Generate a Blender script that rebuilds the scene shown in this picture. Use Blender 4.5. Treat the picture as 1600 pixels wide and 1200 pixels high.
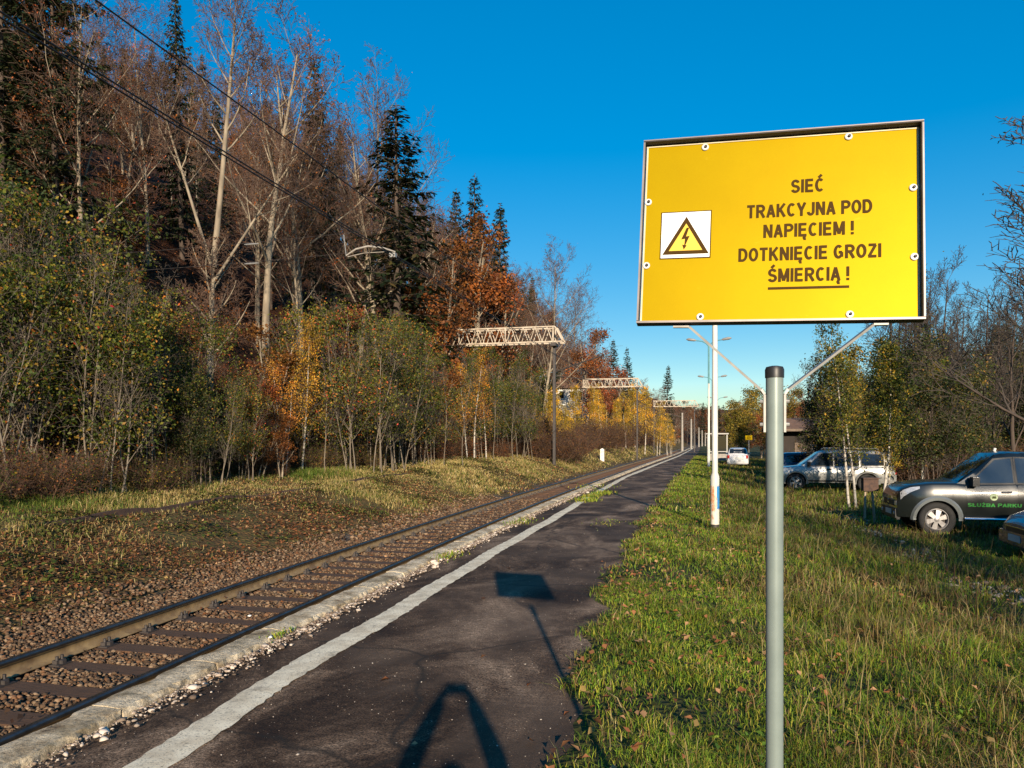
import bpy, math, random
import numpy as np
from mathutils import Matrix, Vector

for o in list(bpy.data.objects):
    bpy.data.objects.remove(o)
SC = bpy.context.scene
COL = SC.collection
R = math.radians

# ------------------------------------------------------------------ camera, sky, sun, exposure
PSI = math.atan(295 / 1200)
CS, SN = math.cos(PSI), math.sin(PSI)
CAM_Z = 1.65
cam = bpy.data.cameras.new('camera')
cam.sensor_width = 36
cam.lens = 27
cam.shift_y = 90 / 1600
cam.clip_start = 0.05
cam.clip_end = 3000
cam_o = bpy.data.objects.new('camera', cam)
COL.objects.link(cam_o)
cam_o.location = (0, 0, CAM_Z)
cam_o.rotation_euler = (R(90), 0, PSI)
SC.camera = cam_o

SUN_EL = 16.9
SUN_HEAD = 17.9            # shadows run this many degrees left of +Y
world = bpy.data.worlds.new('World')
SC.world = world
world.use_nodes = True
wnt = world.node_tree
wnt.nodes.clear()
w_out = wnt.nodes.new('ShaderNodeOutputWorld')
w_bg = wnt.nodes.new('ShaderNodeBackground')
w_sky = wnt.nodes.new('ShaderNodeTexSky')
w_sky.sky_type = 'NISHITA'
w_sky.sun_disc = False
w_sky.sun_elevation = R(SUN_EL)
w_sky.sun_rotation = R(180 - SUN_HEAD)
w_sky.altitude = 700
w_sky.air_density = 1.0
w_sky.dust_density = 0.1
w_sky.ozone_density = 2.0
w_hs = wnt.nodes.new('ShaderNodeHueSaturation')
w_hs.inputs['Hue'].default_value = 0.494
w_hs.inputs['Saturation'].default_value = 1.52
w_hs.inputs['Value'].default_value = 1.0
wnt.links.new(w_sky.outputs[0], w_hs.inputs['Color'])
# soft shoulder on the brightness, the same over the whole dome: a camera's highlight roll-off
w_sep = wnt.nodes.new('ShaderNodeSeparateColor'); w_sep.mode = 'HSV'
w_com = wnt.nodes.new('ShaderNodeCombineColor'); w_com.mode = 'HSV'
w_m1 = wnt.nodes.new('ShaderNodeMath'); w_m1.operation = 'MULTIPLY_ADD'
w_m1.inputs[1].default_value = 0.19; w_m1.inputs[2].default_value = 1.0
w_m2 = wnt.nodes.new('ShaderNodeMath'); w_m2.operation = 'DIVIDE'
w_m3 = wnt.nodes.new('ShaderNodeMath'); w_m3.operation = 'MULTIPLY'
w_m3.inputs[1].default_value = 1.52
wnt.links.new(w_hs.outputs[0], w_sep.inputs[0])
wnt.links.new(w_sep.outputs[2], w_m1.inputs[0])
wnt.links.new(w_sep.outputs[2], w_m2.inputs[0]); wnt.links.new(w_m1.outputs[0], w_m2.inputs[1])
wnt.links.new(w_m2.outputs[0], w_m3.inputs[0])
wnt.links.new(w_sep.outputs[0], w_com.inputs[0]); wnt.links.new(w_sep.outputs[1], w_com.inputs[1]); wnt.links.new(w_m3.outputs[0], w_com.inputs[2])
wnt.links.new(w_com.outputs[0], w_bg.inputs[0])
wnt.links.new(w_bg.outputs[0], w_out.inputs[0])
w_bg.inputs[1].default_value = 0.122

sun = bpy.data.lights.new('sun', 'SUN')
sun.energy = 5.0
sun.angle = R(0.55)
sun.color = (1.0, 0.83, 0.63)
sun_o = bpy.data.objects.new('sun', sun)
COL.objects.link(sun_o)
_h = R(SUN_HEAD)
_dir = Vector((-math.sin(_h) * math.cos(R(SUN_EL)), math.cos(_h) * math.cos(R(SUN_EL)), -math.sin(R(SUN_EL))))
sun_o.rotation_euler = _dir.to_track_quat('-Z', 'Y').to_euler()
sun_o.location = (20, -60, 40)

SC.view_settings.view_transform = 'Standard'
SC.view_settings.look = 'None'
SC.view_settings.exposure = 0.66
SC.view_settings.gamma = 1.0
SC.render.engine = 'CYCLES'
SC.cycles.max_bounces = 6
SC.cycles.transparent_max_bounces = 8
SC.cycles.use_denoising = True

# ------------------------------------------------------------------ helpers
def at(px, D):
    """ground position seen in picture column px at depth D (metres along the lens axis)"""
    u = (px - 800) / 1200
    return D * (u * CS - SN), D * (CS + u * SN)

def mesh_np(name, V, faces, mats=(), midx=None, tint=None, smooth=False):
    """V (n,3); faces list of int arrays (m,k); mats list; midx list of int per face block"""
    V = np.asarray(V, dtype=np.float32).reshape(-1, 3)
    me = bpy.data.meshes.new(name)
    me.vertices.add(len(V))
    me.vertices.foreach_set('co', V.ravel())
    faces = [np.asarray(f, dtype=np.int32) for f in faces]
    keep = [i for i, f in enumerate(faces) if len(f)]
    if keep:
        loops = np.concatenate([faces[i].ravel() for i in keep])
        tot = np.concatenate([np.full(len(faces[i]), faces[i].shape[1], np.int32) for i in keep])
        start = np.concatenate([[0], np.cumsum(tot)[:-1]]).astype(np.int32)
        me.loops.add(len(loops))
        me.loops.foreach_set('vertex_index', loops)
        me.polygons.add(len(tot))
        me.polygons.foreach_set('loop_start', start)
        me.polygons.foreach_set('loop_total', tot)
        if midx is not None:
            mi = np.concatenate([np.full(len(faces[i]), midx[i], np.int32) if np.isscalar(midx[i]) else np.asarray(midx[i], np.int32) for i in keep])
            me.polygons.foreach_set('material_index', mi)
        if smooth:
            me.polygons.foreach_set('use_smooth', np.ones(len(tot), bool))
    for m in mats:
        me.materials.append(m)
    if tint is not None:
        a = me.color_attributes.new('tint', 'FLOAT_COLOR', 'POINT')
        t = np.ones((len(V), 4), np.float32)
        t[:, :3] = tint
        a.data.foreach_set('color', t.ravel())
    me.update(calc_edges=True)
    me.validate()
    return me

def link(name, me, parent=None, loc=None, rot=None):
    o = bpy.data.objects.new(name, me)
    COL.objects.link(o)
    if parent is not None:
        o.parent = parent
    if loc is not None:
        o.location = loc
    if rot is not None:
        o.rotation_euler = rot
    return o

def tag(o, label=None, cat=None, group=None, kind=None):
    if label: o['label'] = label
    if cat: o['category'] = cat
    if group: o['group'] = group
    if kind: o['kind'] = kind
    return o

def thing(name, label, cat, loc=(0, 0, 0), rz=0.0, group=None):
    o = bpy.data.objects.new(name, None)
    COL.objects.link(o)
    o.location = loc
    o.rotation_euler = (0, 0, rz)
    o.empty_display_size = 0.2
    return tag(o, label, cat, group)

class MB:
    """collects simple solids into one mesh"""
    def __init__(s):
        s.v = []; s.f = []
    def add(s, vs, fs):
        b = len(s.v)
        s.v += [tuple(v) for v in vs]
        s.f += [tuple(i + b for i in f) for f in fs]
        return s
    def box(s, c, size, rot=None):
        hx, hy, hz = size[0] / 2, size[1] / 2, size[2] / 2
        vs = [Vector((x * hx, y * hy, z * hz)) for x in (-1, 1) for y in (-1, 1) for z in (-1, 1)]
        if rot is not None:
            vs = [rot @ v for v in vs]
        vs = [v + Vector(c) for v in vs]
        return s.add(vs, [(0, 1, 3, 2), (4, 6, 7, 5), (0, 4, 5, 1), (2, 3, 7, 6), (0, 2, 6, 4), (1, 5, 7, 3)])
    def bar(s, a, b, w, h, up=(0, 0, 1)):
        a, b = Vector(a), Vector(b)
        d = (b - a)
        L = d.length
        d.normalize()
        u = Vector(up)
        if abs(d.dot(u)) > 0.95:
            u = Vector((1, 0, 0))
        x = d.cross(u).normalized()
        z = x.cross(d).normalized()
        rot = Matrix((x, d, z)).transposed()
        return s.box((a + b) / 2, (w, L, h), rot)
    def tube(s, pts, rs, n=8, caps=True):
        pts = [Vector(p) for p in pts]
        if not hasattr(rs, '__len__'):
            rs = [rs] * len(pts)
        rings = []
        prev = None
        for i, p in enumerate(pts):
            d = (pts[min(i + 1, len(pts) - 1)] - pts[max(i - 1, 0)]).normalized()
            if prev is None:
                up = Vector((0, 0, 1)) if abs(d.z) < 0.9 else Vector((1, 0, 0))
                x = d.cross(up).normalized()
            else:
                x = (prev - d * prev.dot(d)).normalized()
            prev = x
            y = d.cross(x)
            rings.append([p + (x * math.cos(2 * math.pi * k / n) + y * math.sin(2 * math.pi * k / n)) * rs[i] for k in range(n)])
        vs = [v for r in rings for v in r]
        fs = []
        for i in range(len(pts) - 1):
            for k in range(n):
                k2 = (k + 1) % n
                fs.append((i * n + k, i * n + k2, (i + 1) * n + k2, (i + 1) * n + k))
        if caps:
            fs.append(tuple(range(n - 1, -1, -1)))
            fs.append(tuple((len(pts) - 1) * n + k for k in range(n)))
        return s.add(vs, fs)
    def prism(s, poly, y0, y1):
        """poly of (x,z) extruded along y"""
        n = len(poly)
        vs = [(x, y0, z) for x, z in poly] + [(x, y1, z) for x, z in poly]
        fs = [tuple(range(n)), tuple(range(2 * n - 1, n - 1, -1))]
        fs += [(i, i + n, (i + 1) % n + n, (i + 1) % n) for i in range(n)]
        return s.add(vs, fs)
    def lathe(s, prof, n=28, axis='y', c=(0, 0, 0), close=False):
        """prof list of (r, h) revolved about axis through c"""
        vs = []
        for r, h in prof:
            for k in range(n):
                a = 2 * math.pi * k / n
                p = (r * math.cos(a), h, r * math.sin(a)) if axis == 'y' else (r * math.cos(a), r * math.sin(a), h)
                vs.append((p[0] + c[0], p[1] + c[1], p[2] + c[2]))
        fs = []
        m = len(prof)
        for i in range(m - 1 + (1 if close else 0)):
            j = (i + 1) % m
            for k in range(n):
                k2 = (k + 1) % n
                fs.append((i * n + k, j * n + k, j * n + k2, i * n + k2))
        if not close:
            fs.append(tuple(range(n)))
            fs.append(tuple((m - 1) * n + k for k in range(n - 1, -1, -1)))
        return s.add(vs, fs)
    def mesh(s, name, mat, smooth=False, angle=35):
        me = bpy.data.meshes.new(name)
        me.from_pydata(s.v, [], s.f)
        for m in (mat if isinstance(mat, (list, tuple)) else [mat]):
            me.materials.append(m)
        me.update()
        import bmesh
        bm = bmesh.new(); bm.from_mesh(me)
        bmesh.ops.recalc_face_normals(bm, faces=bm.faces)
        bm.to_mesh(me); bm.free()
        if smooth:
            me.polygons.foreach_set('use_smooth', np.ones(len(me.polygons), bool))
            try:
                me.set_sharp_from_angle(angle=R(angle))
            except Exception:
                pass
        return me
    def build(s, name, mat, parent=None, loc=None, rot=None, smooth=False, angle=35):
        return link(name, s.mesh(name, mat, smooth, angle), parent, loc, rot)

# ------------------------------------------------------------------ materials
def nt_new(name):
    m = bpy.data.materials.new(name)
    m.use_nodes = True
    nt = m.node_tree
    b = nt.nodes['Principled BSDF']
    return m, nt, b

def noise(nt, scale, detail=4, rough=0.6, coord='Object', dist=0.0, stretch=None):
    tc = nt.nodes.new('ShaderNodeTexCoord')
    n = nt.nodes.new('ShaderNodeTexNoise')
    n.inputs['Scale'].default_value = scale
    n.inputs['Detail'].default_value = detail
    n.inputs['Roughness'].default_value = rough
    n.inputs['Distortion'].default_value = dist
    if stretch:
        mp = nt.nodes.new('ShaderNodeMapping')
        mp.inputs['Scale'].default_value = stretch
        nt.links.new(tc.outputs[coord], mp.inputs[0])
        nt.links.new(mp.outputs[0], n.inputs['Vector'])
    else:
        nt.links.new(tc.outputs[coord], n.inputs['Vector'])
    return n.outputs['Fac']

def ramp(nt, fac, stops, interp='LINEAR'):
    r = nt.nodes.new('ShaderNodeValToRGB')
    r.color_ramp.interpolation = interp
    el = r.color_ramp.elements
    el[0].position, el[0].color = stops[0][0], (*stops[0][1], 1)
    el[1].position, el[1].color = stops[-1][0], (*stops[-1][1], 1)
    for p, c in stops[1:-1]:
        e = el.new(p); e.color = (*c, 1)
    nt.links.new(fac, r.inputs[0])
    return r.outputs[0]

def g(v):
    return (v, v, v)

def mixc(nt, fac, a, b, mode='MIX'):
    m = nt.nodes.new('ShaderNodeMix')
    m.data_type = 'RGBA'
    m.blend_type = mode
    for sock, val in ((m.inputs[0], fac), (m.inputs[6], a), (m.inputs[7], b)):
        if hasattr(val, 'links') or hasattr(val, 'is_linked'):
            nt.links.new(val, sock)
        elif isinstance(val, tuple):
            sock.default_value = (*val, 1)
        else:
            sock.default_value = val
    return m.outputs[2]

def bump(nt, b, h, strength=0.4, dist=0.02):
    bn = nt.nodes.new('ShaderNodeBump')
    bn.inputs['Strength'].default_value = strength
    bn.inputs['Distance'].default_value = dist
    nt.links.new(h, bn.inputs['Height'])
    nt.links.new(bn.outputs[0], b.inputs['Normal'])

def mat(name, c1, c2=None, rough=0.6, metal=0.0, scale=8, detail=4, bump_s=0.0, bump_scale=None, spec=0.5, lo=0.35, hi=0.65, coat=0.0, stretch=None, bump_d=0.02):
    m, nt, b = nt_new(name)
    b.inputs['Roughness'].default_value = rough
    b.inputs['Metallic'].default_value = metal
    b.inputs['Specular IOR Level'].default_value = spec
    b.inputs['Coat Weight'].default_value = coat
    b.inputs['Coat Roughness'].default_value = 0.05
    if c2 is None:
        c2 = tuple(min(1, x * 0.82) for x in c1)
    nz = noise(nt, scale, detail, stretch=stretch)
    nt.links.new(ramp(nt, nz, [(lo, c2), (hi, c1)]), b.inputs['Base Color'])
    if bump_s:
        bump(nt, b, noise(nt, bump_scale or scale * 3, 5, 0.65, stretch=stretch), bump_s, bump_d)
    return m

def leaf_mat(name, stops, trans=0.35, hues=(0.492, 0.516)):
    """each leaf is an island of its own and takes its own colour"""
    m = bpy.data.materials.new(name)
    m.use_nodes = True
    nt = m.node_tree
    nt.nodes.clear()
    out = nt.nodes.new('ShaderNodeOutputMaterial')
    gm = nt.nodes.new('ShaderNodeNewGeometry')
    col = ramp(nt, gm.outputs['Random Per Island'], stops)
    oi = nt.nodes.new('ShaderNodeObjectInfo')
    hs = nt.nodes.new('ShaderNodeHueSaturation')
    mr = nt.nodes.new('ShaderNodeMapRange')
    mr.inputs[3].default_value, mr.inputs[4].default_value = hues
    nt.links.new(oi.outputs['Random'], mr.inputs[0])
    nt.links.new(mr.outputs[0], hs.inputs['Hue'])
    mr2 = nt.nodes.new('ShaderNodeMapRange')
    mr2.inputs[3].default_value = 1.2; mr2.inputs[4].default_value = 0.75
    nt.links.new(oi.outputs['Random'], mr2.inputs[0])
    nt.links.new(mr2.outputs[0], hs.inputs['Value'])
    tcl = nt.nodes.new('ShaderNodeTexCoord')
    nzl = nt.nodes.new('ShaderNodeTexNoise'); nzl.inputs['Scale'].default_value = 0.9; nzl.inputs['Detail'].default_value = 2
    nt.links.new(tcl.outputs['Object'], nzl.inputs['Vector'])
    clump = ramp(nt, nzl.outputs['Fac'], [(0.38, (0.62, 0.68, 0.6)), (0.52, (1.0, 1.0, 1.0)), (0.64, (1.75, 1.45, 1.2))])
    nt.links.new(mixc(nt, 1.0, col, clump, 'MULTIPLY'), hs.inputs['Color'])
    d = nt.nodes.new('ShaderNodeBsdfPrincipled')
    d.inputs['Roughness'].default_value = 0.55
    d.inputs['Specular IOR Level'].default_value = 0.3
    t = nt.nodes.new('ShaderNodeBsdfTranslucent')
    mx = nt.nodes.new('ShaderNodeMixShader')
    mx.inputs[0].default_value = trans
    nt.links.new(hs.outputs[0], d.inputs['Base Color'])
    nt.links.new(hs.outputs[0], t.inputs['Color'])
    nt.links.new(d.outputs[0], mx.inputs[1])
    nt.links.new(t.outputs[0], mx.inputs[2])
    nt.links.new(mx.outputs[0], out.inputs[0])
    return m

def tint_mat(name, rough=0.7, trans=0.0, spec=0.25):
    m = bpy.data.materials.new(name)
    m.use_nodes = True
    nt = m.node_tree
    b = nt.nodes['Principled BSDF']
    out = nt.nodes['Material Output']
    at_ = nt.nodes.new('ShaderNodeVertexColor')
    at_.layer_name = 'tint'
    b.inputs['Roughness'].default_value = rough
    b.inputs['Specular IOR Level'].default_value = spec
    nt.links.new(at_.outputs[0], b.inputs['Base Color'])
    if trans:
        t = nt.nodes.new('ShaderNodeBsdfTranslucent')
        mx = nt.nodes.new('ShaderNodeMixShader')
        mx.inputs[0].default_value = trans
        nt.links.new(at_.outputs[0], t.inputs['Color'])
        nt.links.new(b.outputs[0], mx.inputs[1])
        nt.links.new(t.outputs[0], mx.inputs[2])
        nt.links.new(mx.outputs[0], out.inputs[0])
    return m

M = {}
M['steel_dark'] = mat('weathered_dark_steel', (0.07, 0.06, 0.055), (0.035, 0.03, 0.028), 0.6, 0.3, 12)
M['steel_rust'] = mat('rusty_steel', (0.10, 0.055, 0.035), (0.05, 0.03, 0.025), 0.8, 0.1, 14, bump_s=0.2)
M['galv'] = mat('galvanised_steel', (0.34, 0.335, 0.315), (0.24, 0.235, 0.22), 0.5, 0.4, 30)
M['black_plastic'] = mat('black_plastic', (0.02, 0.02, 0.02), (0.014, 0.014, 0.014), 0.45, 0, 20)
M['white_paint'] = mat('white_paint', (0.72, 0.71, 0.67), (0.58, 0.56, 0.51), 0.5, 0, 6)
M['cream_steel'] = mat('cream_painted_steel', (0.52, 0.455, 0.355), (0.33, 0.26, 0.19), 0.6, 0, 3)
M['concrete'] = mat('grey_concrete', (0.36, 0.33, 0.29), (0.24, 0.22, 0.19), 0.85, 0, 5, bump_s=0.3)
M['glass_dark'] = mat('dark_car_glass', (0.012, 0.016, 0.02), (0.01, 0.013, 0.016), 0.04, 0, 2, spec=0.9)
M['rubber'] = mat('tyre_rubber', (0.022, 0.021, 0.02), (0.015, 0.015, 0.014), 0.85, 0, 20)
M['alloy'] = mat('alloy_rim', (0.55, 0.55, 0.55), (0.45, 0.45, 0.45), 0.35, 0.6, 10)
M['chrome'] = mat('chrome', (0.75, 0.75, 0.77), (0.68, 0.68, 0.7), 0.16, 1.0, 10)
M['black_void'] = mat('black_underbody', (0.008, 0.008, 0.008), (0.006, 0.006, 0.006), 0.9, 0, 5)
M['plate'] = mat('white_number_plate', (0.62, 0.64, 0.62), (0.52, 0.54, 0.52), 0.45, 0, 4)
M['lamp_glass'] = mat('headlight_glass', (0.55, 0.56, 0.57), (0.38, 0.39, 0.41), 0.1, 0.3, 25, spec=0.9)
M['red_lamp'] = mat('red_tail_lamp', (0.38, 0.02, 0.015), (0.28, 0.015, 0.01), 0.2, 0, 20)
M['wood_old'] = mat('grey_old_wood', (0.20, 0.15, 0.11), (0.12, 0.09, 0.065), 0.85, 0, 6, bump_s=0.3)
M['wood_pale'] = mat('pale_stake_wood', (0.42, 0.34, 0.24), (0.30, 0.23, 0.16), 0.85, 0, 9)

# ------------------------------------------------------------------ track line and terrain
_cy = np.array([-80, -10, 3, 8, 15, 22, 30, 50, 72, 100, 150, 220, 320, 900.])
_cxv = np.array([-3.35, -3.45, -3.66, -3.85, -4.04, -4.12, -4.16, -4.06, -3.83, -3.4, -3.0, -2.7, -2.6, -2.6])
_gy = np.arange(-80, 900, 0.5)
_gx = np.interp(_gy, _cy, _cxv)
_k = np.ones(13) / 13
_gx = np.convolve(np.pad(_gx, 6, mode='edge'), _k, mode='valid')

def cx(Y):
    return np.interp(Y, _gy, _gx)

def track_c(Y):            # centre line of the running track
    return cx(Y) - 1.5 - 0.22 * np.clip((np.asarray(Y, float) - 3) / 25, 0, 1)

_ey = np.array([-80, 0, 4, 6, 8.6, 15, 22, 40, 70, 100, 160, 900.])
_ex = np.array([-0.55, -0.6, -0.75, -0.86, -1.08, -1.17, -1.18, -1.12, -0.8, -0.5, -0.2, 0.0])

def edge_x(Y):             # right edge of the asphalt
    Y = np.asarray(Y, float)
    return np.interp(Y, _ey, _ex) + 0.07 * np.sin(Y * 1.9) + 0.05 * np.sin(Y * 4.3 + 1) + 0.04 * np.sin(Y * 9.1 + 2)

def vnoise(X, Y, s, seed=0):
    """cheap smooth pseudo-noise in -1..1"""
    a = seed * 1.7
    return (np.sin(X * s + 1.3 + a) * np.sin(Y * s * 1.07 + 0.7 - a) + 0.6 * np.sin(X * s * 2.3 + Y * s * 1.1 + a) + 0.5 * np.sin(X * s * 1.7 - Y * s * 2.1 + 2.1 + a) + 0.35 * np.sin(X * s * 4.1 + 0.4 * a) * np.sin(Y * s * 3.7 + a)) / 2.0

def gz(X, Y):
    X = np.asarray(X, float); Y = np.asarray(Y, float)
    d = X - cx(Y)
    left = np.interp(d, [-400, -140, -90, -62, -42, -30, -20.5, -13, -11, -10, -8, -6.4, -4.6, -3.35, -3.05, 0.4, 1.2],
                     [88, 78, 58, 40, 25.5, 16.5, 8.0, 1.55, 0.8, 0.5, 0.32, 0.2, -0.2, -0.47, -0.5, -0.5, -0.5])
    left = left + np.interp(Y, [14, 50, 100], [0, 0.5, 0.75]) * np.clip((-3.4 - d) / 2.0, 0, 1)
    e = X - edge_x(Y)
    left = np.where(left > 1.5, 1.5 + (left - 1.5) * np.interp(Y, [110, 240, 420], [1, 0.62, 0.4]), left)
    right = np.interp(e, [-1.2, -0.45, -0.14, 0, 0.3, 1.0, 2.5, 4, 8, 30, 70, 150, 300], [-0.5, -0.5, -0.03, 0.004, 0.03, -0.01, -0.13, -0.32, -0.42, -0.5, 0.0, 4, 10])
    z = np.where(e > -1.2, right, left)
    z = z + np.interp(Y, [330, 430, 800], [0, 4, 34])
    amp = np.where(d < -11, 0.25, np.where(d < -3.4, 0.05, np.where(e > 0.3, 0.025, 0.0)))
    z = z + amp * vnoise(X, Y, 0.9, 1) + 0.5 * amp * vnoise(X, Y, 3.1, 2)
    z = z + np.where(d < -14, 1, 0) * 0.8 * vnoise(X, Y, 0.12, 3) * np.clip((-14 - d) / 8, 0, 1)
    return z

def gzf(x, y):
    return float(gz(np.array([x]), np.array([y]))[0])

def grid_faces(nx, ny):
    i = np.arange(nx - 1)[:, None] * ny + np.arange(ny - 1)[None, :]
    i = i.ravel()
    return np.stack([i, i + ny, i + ny + 1, i + 1], 1)

xs = np.unique(np.round(np.concatenate([np.arange(-420, -60, 12), np.arange(-60, -17, 1.2), np.arange(-17, -9, 0.3), np.arange(-9, -2.4, 0.15), np.arange(-2.4, 1, 0.06), np.arange(1, 9, 0.25), np.arange(9, 40, 2), np.arange(40, 420, 14)]), 3))
ys = np.unique(np.round(np.concatenate([np.arange(-70, -2, 4), np.arange(-2, 24, 0.14), np.arange(24, 60, 0.5), np.arange(60, 160, 3), np.arange(160, 900, 20)]), 3))
GX, GY = np.meshgrid(xs, ys, indexing='ij')
GZ = gz(GX, GY)
dG = GX - cx(GY)
eG = GX - edge_x(GY)
jit = 0.25 * vnoise(GX, GY, 2.3, 5)
w_bal = np.clip((dG + 3.55 + jit * 1.2) / 0.35, 0, 1) * (eG < -0.3)
w_for = np.maximum(np.clip((-11.2 + np.interp(GY, [25, 45], [0, 4]) - dG + jit * 2) / 1.2, 0, 1), np.clip((GY - 350) / 30, 0, 1))
w_grs = np.clip((eG + 0.3) / 0.1, 0, 1) * np.clip((380 - GY) / 30, 0, 1)

def ground_material():
    m, nt, b = nt_new('ground_soil_leaves_ballast')
    b.inputs['Roughness'].default_value = 0.95
    b.inputs['Specular IOR Level'].default_value = 0.15
    vc = nt.nodes.new('ShaderNodeVertexColor'); vc.layer_name = 'tint'
    sep = nt.nodes.new('ShaderNodeSeparateColor')
    nt.links.new(vc.outputs[0], sep.inputs[0])
    # leaf strewn bank
    tc = nt.nodes.new('ShaderNodeTexCoord')
    vo = nt.nodes.new('ShaderNodeTexVoronoi'); vo.inputs['Scale'].default_value = 13
    nt.links.new(tc.outputs['Object'], vo.inputs['Vector'])
    leafc = ramp(nt, vo.outputs['Color'], [(0.0, (0.035, 0.025, 0.015)), (0.4, (0.10, 0.055, 0.025)), (0.6, (0.05, 0.06, 0.018)), (0.8, (0.20, 0.09, 0.035)), (1.0, (0.13, 0.11, 0.04))])
    big = ramp(nt, noise(nt, 0.9, 5), [(0.35, g(0.0)), (0.65, g(1.0))])
    bank = mixc(nt, big, leafc, mixc(nt, 0.5, leafc, (0.11, 0.10, 0.035)))
    vo2 = nt.nodes.new('ShaderNodeTexVoronoi'); vo2.inputs['Scale'].default_value = 7
    nt.links.new(tc.outputs['Object'], vo2.inputs['Vector'])
    forest = ramp(nt, vo2.outputs['Color'], [(0.0, (0.018, 0.010, 0.007)), (0.55, (0.045, 0.018, 0.009)), (1.0, (0.12, 0.045, 0.018))])
    vo3 = nt.nodes.new('ShaderNodeTexVoronoi'); vo3.inputs['Scale'].default_value = 19
    nt.links.new(tc.outputs['Object'], vo3.inputs['Vector'])
    bal = ramp(nt, vo3.outputs['Color'], [(0.0, (0.055, 0.042, 0.035)), (0.5, (0.10, 0.078, 0.06)), (1.0, (0.15, 0.12, 0.09))])
    gr = ramp(nt, noise(nt, 1.6, 6), [(0.3, (0.028, 0.035, 0.010)), (0.5, (0.05, 0.055, 0.016)), (0.7, (0.085, 0.065, 0.028))])
    c = mixc(nt, sep.outputs[0], bank, bal)
    c = mixc(nt, sep.outputs[1], c, forest)
    c = mixc(nt, sep.outputs[2], c, gr)
    nt.links.new(c, b.inputs['Base Color'])
    bump(nt, b, vo.outputs['Distance'], 0.7, 0.05)
    return m

M['ground'] = ground_material()
ground = link('ground', mesh_np('ground', np.stack([GX, GY, GZ], -1).reshape(-1, 3), [grid_faces(len(xs), len(ys))], [M['ground']],
              tint=np.stack([w_bal, w_for, w_grs], -1).reshape(-1, 3), smooth=True))
tag(ground, kind='structure')

# ------------------------------------------------------------------ platform
def asphalt_material():
    m, nt, b = nt_new('old_dark_asphalt')
    b.inputs['Roughness'].default_value = 0.85
    b.inputs['Specular IOR Level'].default_value = 0.25
    base = ramp(nt, noise(nt, 0.9, 7, 0.65, dist=0.6, stretch=(1.0, 0.55, 1)), [(0.38, (0.020, 0.0105, 0.006)), (0.46, (0.044, 0.025, 0.014)), (0.53, (0.11, 0.069, 0.042)), (0.64, (0.27, 0.185, 0.12))])
    fine = ramp(nt, noise(nt, 70, 4, 0.85), [(0.40, g(0.2)), (0.60, g(1.9))])
    c = mixc(nt, 1.0, base, fine, 'MULTIPLY')
    midn = ramp(nt, noise(nt, 17, 7, 0.75, dist=0.4, stretch=(0.6, 1.4, 1)), [(0.36, g(0.5)), (0.64, g(1.5))])
    c = mixc(nt, 0.9, c, midn, 'MULTIPLY')
    dust = ramp(nt, noise(nt, 0.45, 5, 0.6, dist=1.0), [(0.46, g(0)), (0.66, g(0.6))])
    c = mixc(nt, dust, c, (0.135, 0.092, 0.062))
    tc = nt.nodes.new('ShaderNodeTexCoord')
    vo = nt.nodes.new('ShaderNodeTexVoronoi'); vo.inputs['Scale'].default_value = 26
    nt.links.new(tc.outputs['Object'], vo.inputs['Vector'])
    spk = ramp(nt, vo.outputs['Distance'], [(0.07, g(1)), (0.12, g(0))])
    pick = ramp(nt, vo.outputs['Color'], [(0.72, g(0)), (0.80, g(1))])
    c = mixc(nt, mixc(nt, 1.0, spk, pick, 'MULTIPLY'), c, (0.24, 0.20, 0.165))
    # moss along cracks
    vc = nt.nodes.new('ShaderNodeTexVoronoi'); vc.feature = 'DISTANCE_TO_EDGE'; vc.inputs['Scale'].default_value = 0.42
    mp = nt.nodes.new('ShaderNodeMixRGB'); mp.blend_type = 'ADD'; mp.inputs[0].default_value = 0.35
    nz = nt.nodes.new('ShaderNodeTexNoise'); nz.inputs['Scale'].default_value = 1.6
    nt.links.new(tc.outputs['Object'], nz.inputs['Vector'])
    nt.links.new(tc.outputs['Object'], mp.inputs[1]); nt.links.new(nz.outputs['Color'], mp.inputs[2])
    nt.links.new(mp.outputs[0], vc.inputs['Vector'])
    crack = ramp(nt, vc.outputs['Distance'], [(0.0, g(0.8)), (0.010, g(0))])
    c = mixc(nt, crack, c, (0.02, 0.016, 0.012))
    nt.links.new(c, b.inputs['Base Color'])
    bump(nt, b, noise(nt, 90, 4, 0.7), 0.55, 0.012)
    return m

M['asphalt'] = asphalt_material()
py = np.concatenate([np.arange(-6, 30, 0.25), np.arange(30, 200, 1.5), np.arange(200, 420, 8)])
pt = np.array([0.0, 0.0, 0.02, 0.08, 0.16, 0.3, 0.5, 0.7, 0.85, 1.0])
PX = np.zeros((len(pt), len(py))); PYg = np.zeros_like(PX); PZ = np.zeros_like(PX)
for i, t in enumerate(pt):
    a = cx(py) + 0.29
    bb = edge_x(py) + 0.32
    PX[i] = a + (bb - a) * t
    PYg[i] = py
    PZ[i] = -0.55 if i == 0 else np.interp(t, [0, 0.02, 0.08, 0.16, 1], [-0.05, -0.045, -0.012, 0, 0])
    if 3 < i < 9:
        PZ[i] += 0.006 * vnoise(PX[i], py, 1.3, 4)
platform = link('platform', mesh_np('platform', np.stack([PX, PYg, PZ], -1).reshape(-1, 3), [grid_faces(len(pt), len(py))], [M['asphalt']], smooth=False))
tag(platform, kind='structure')

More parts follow.
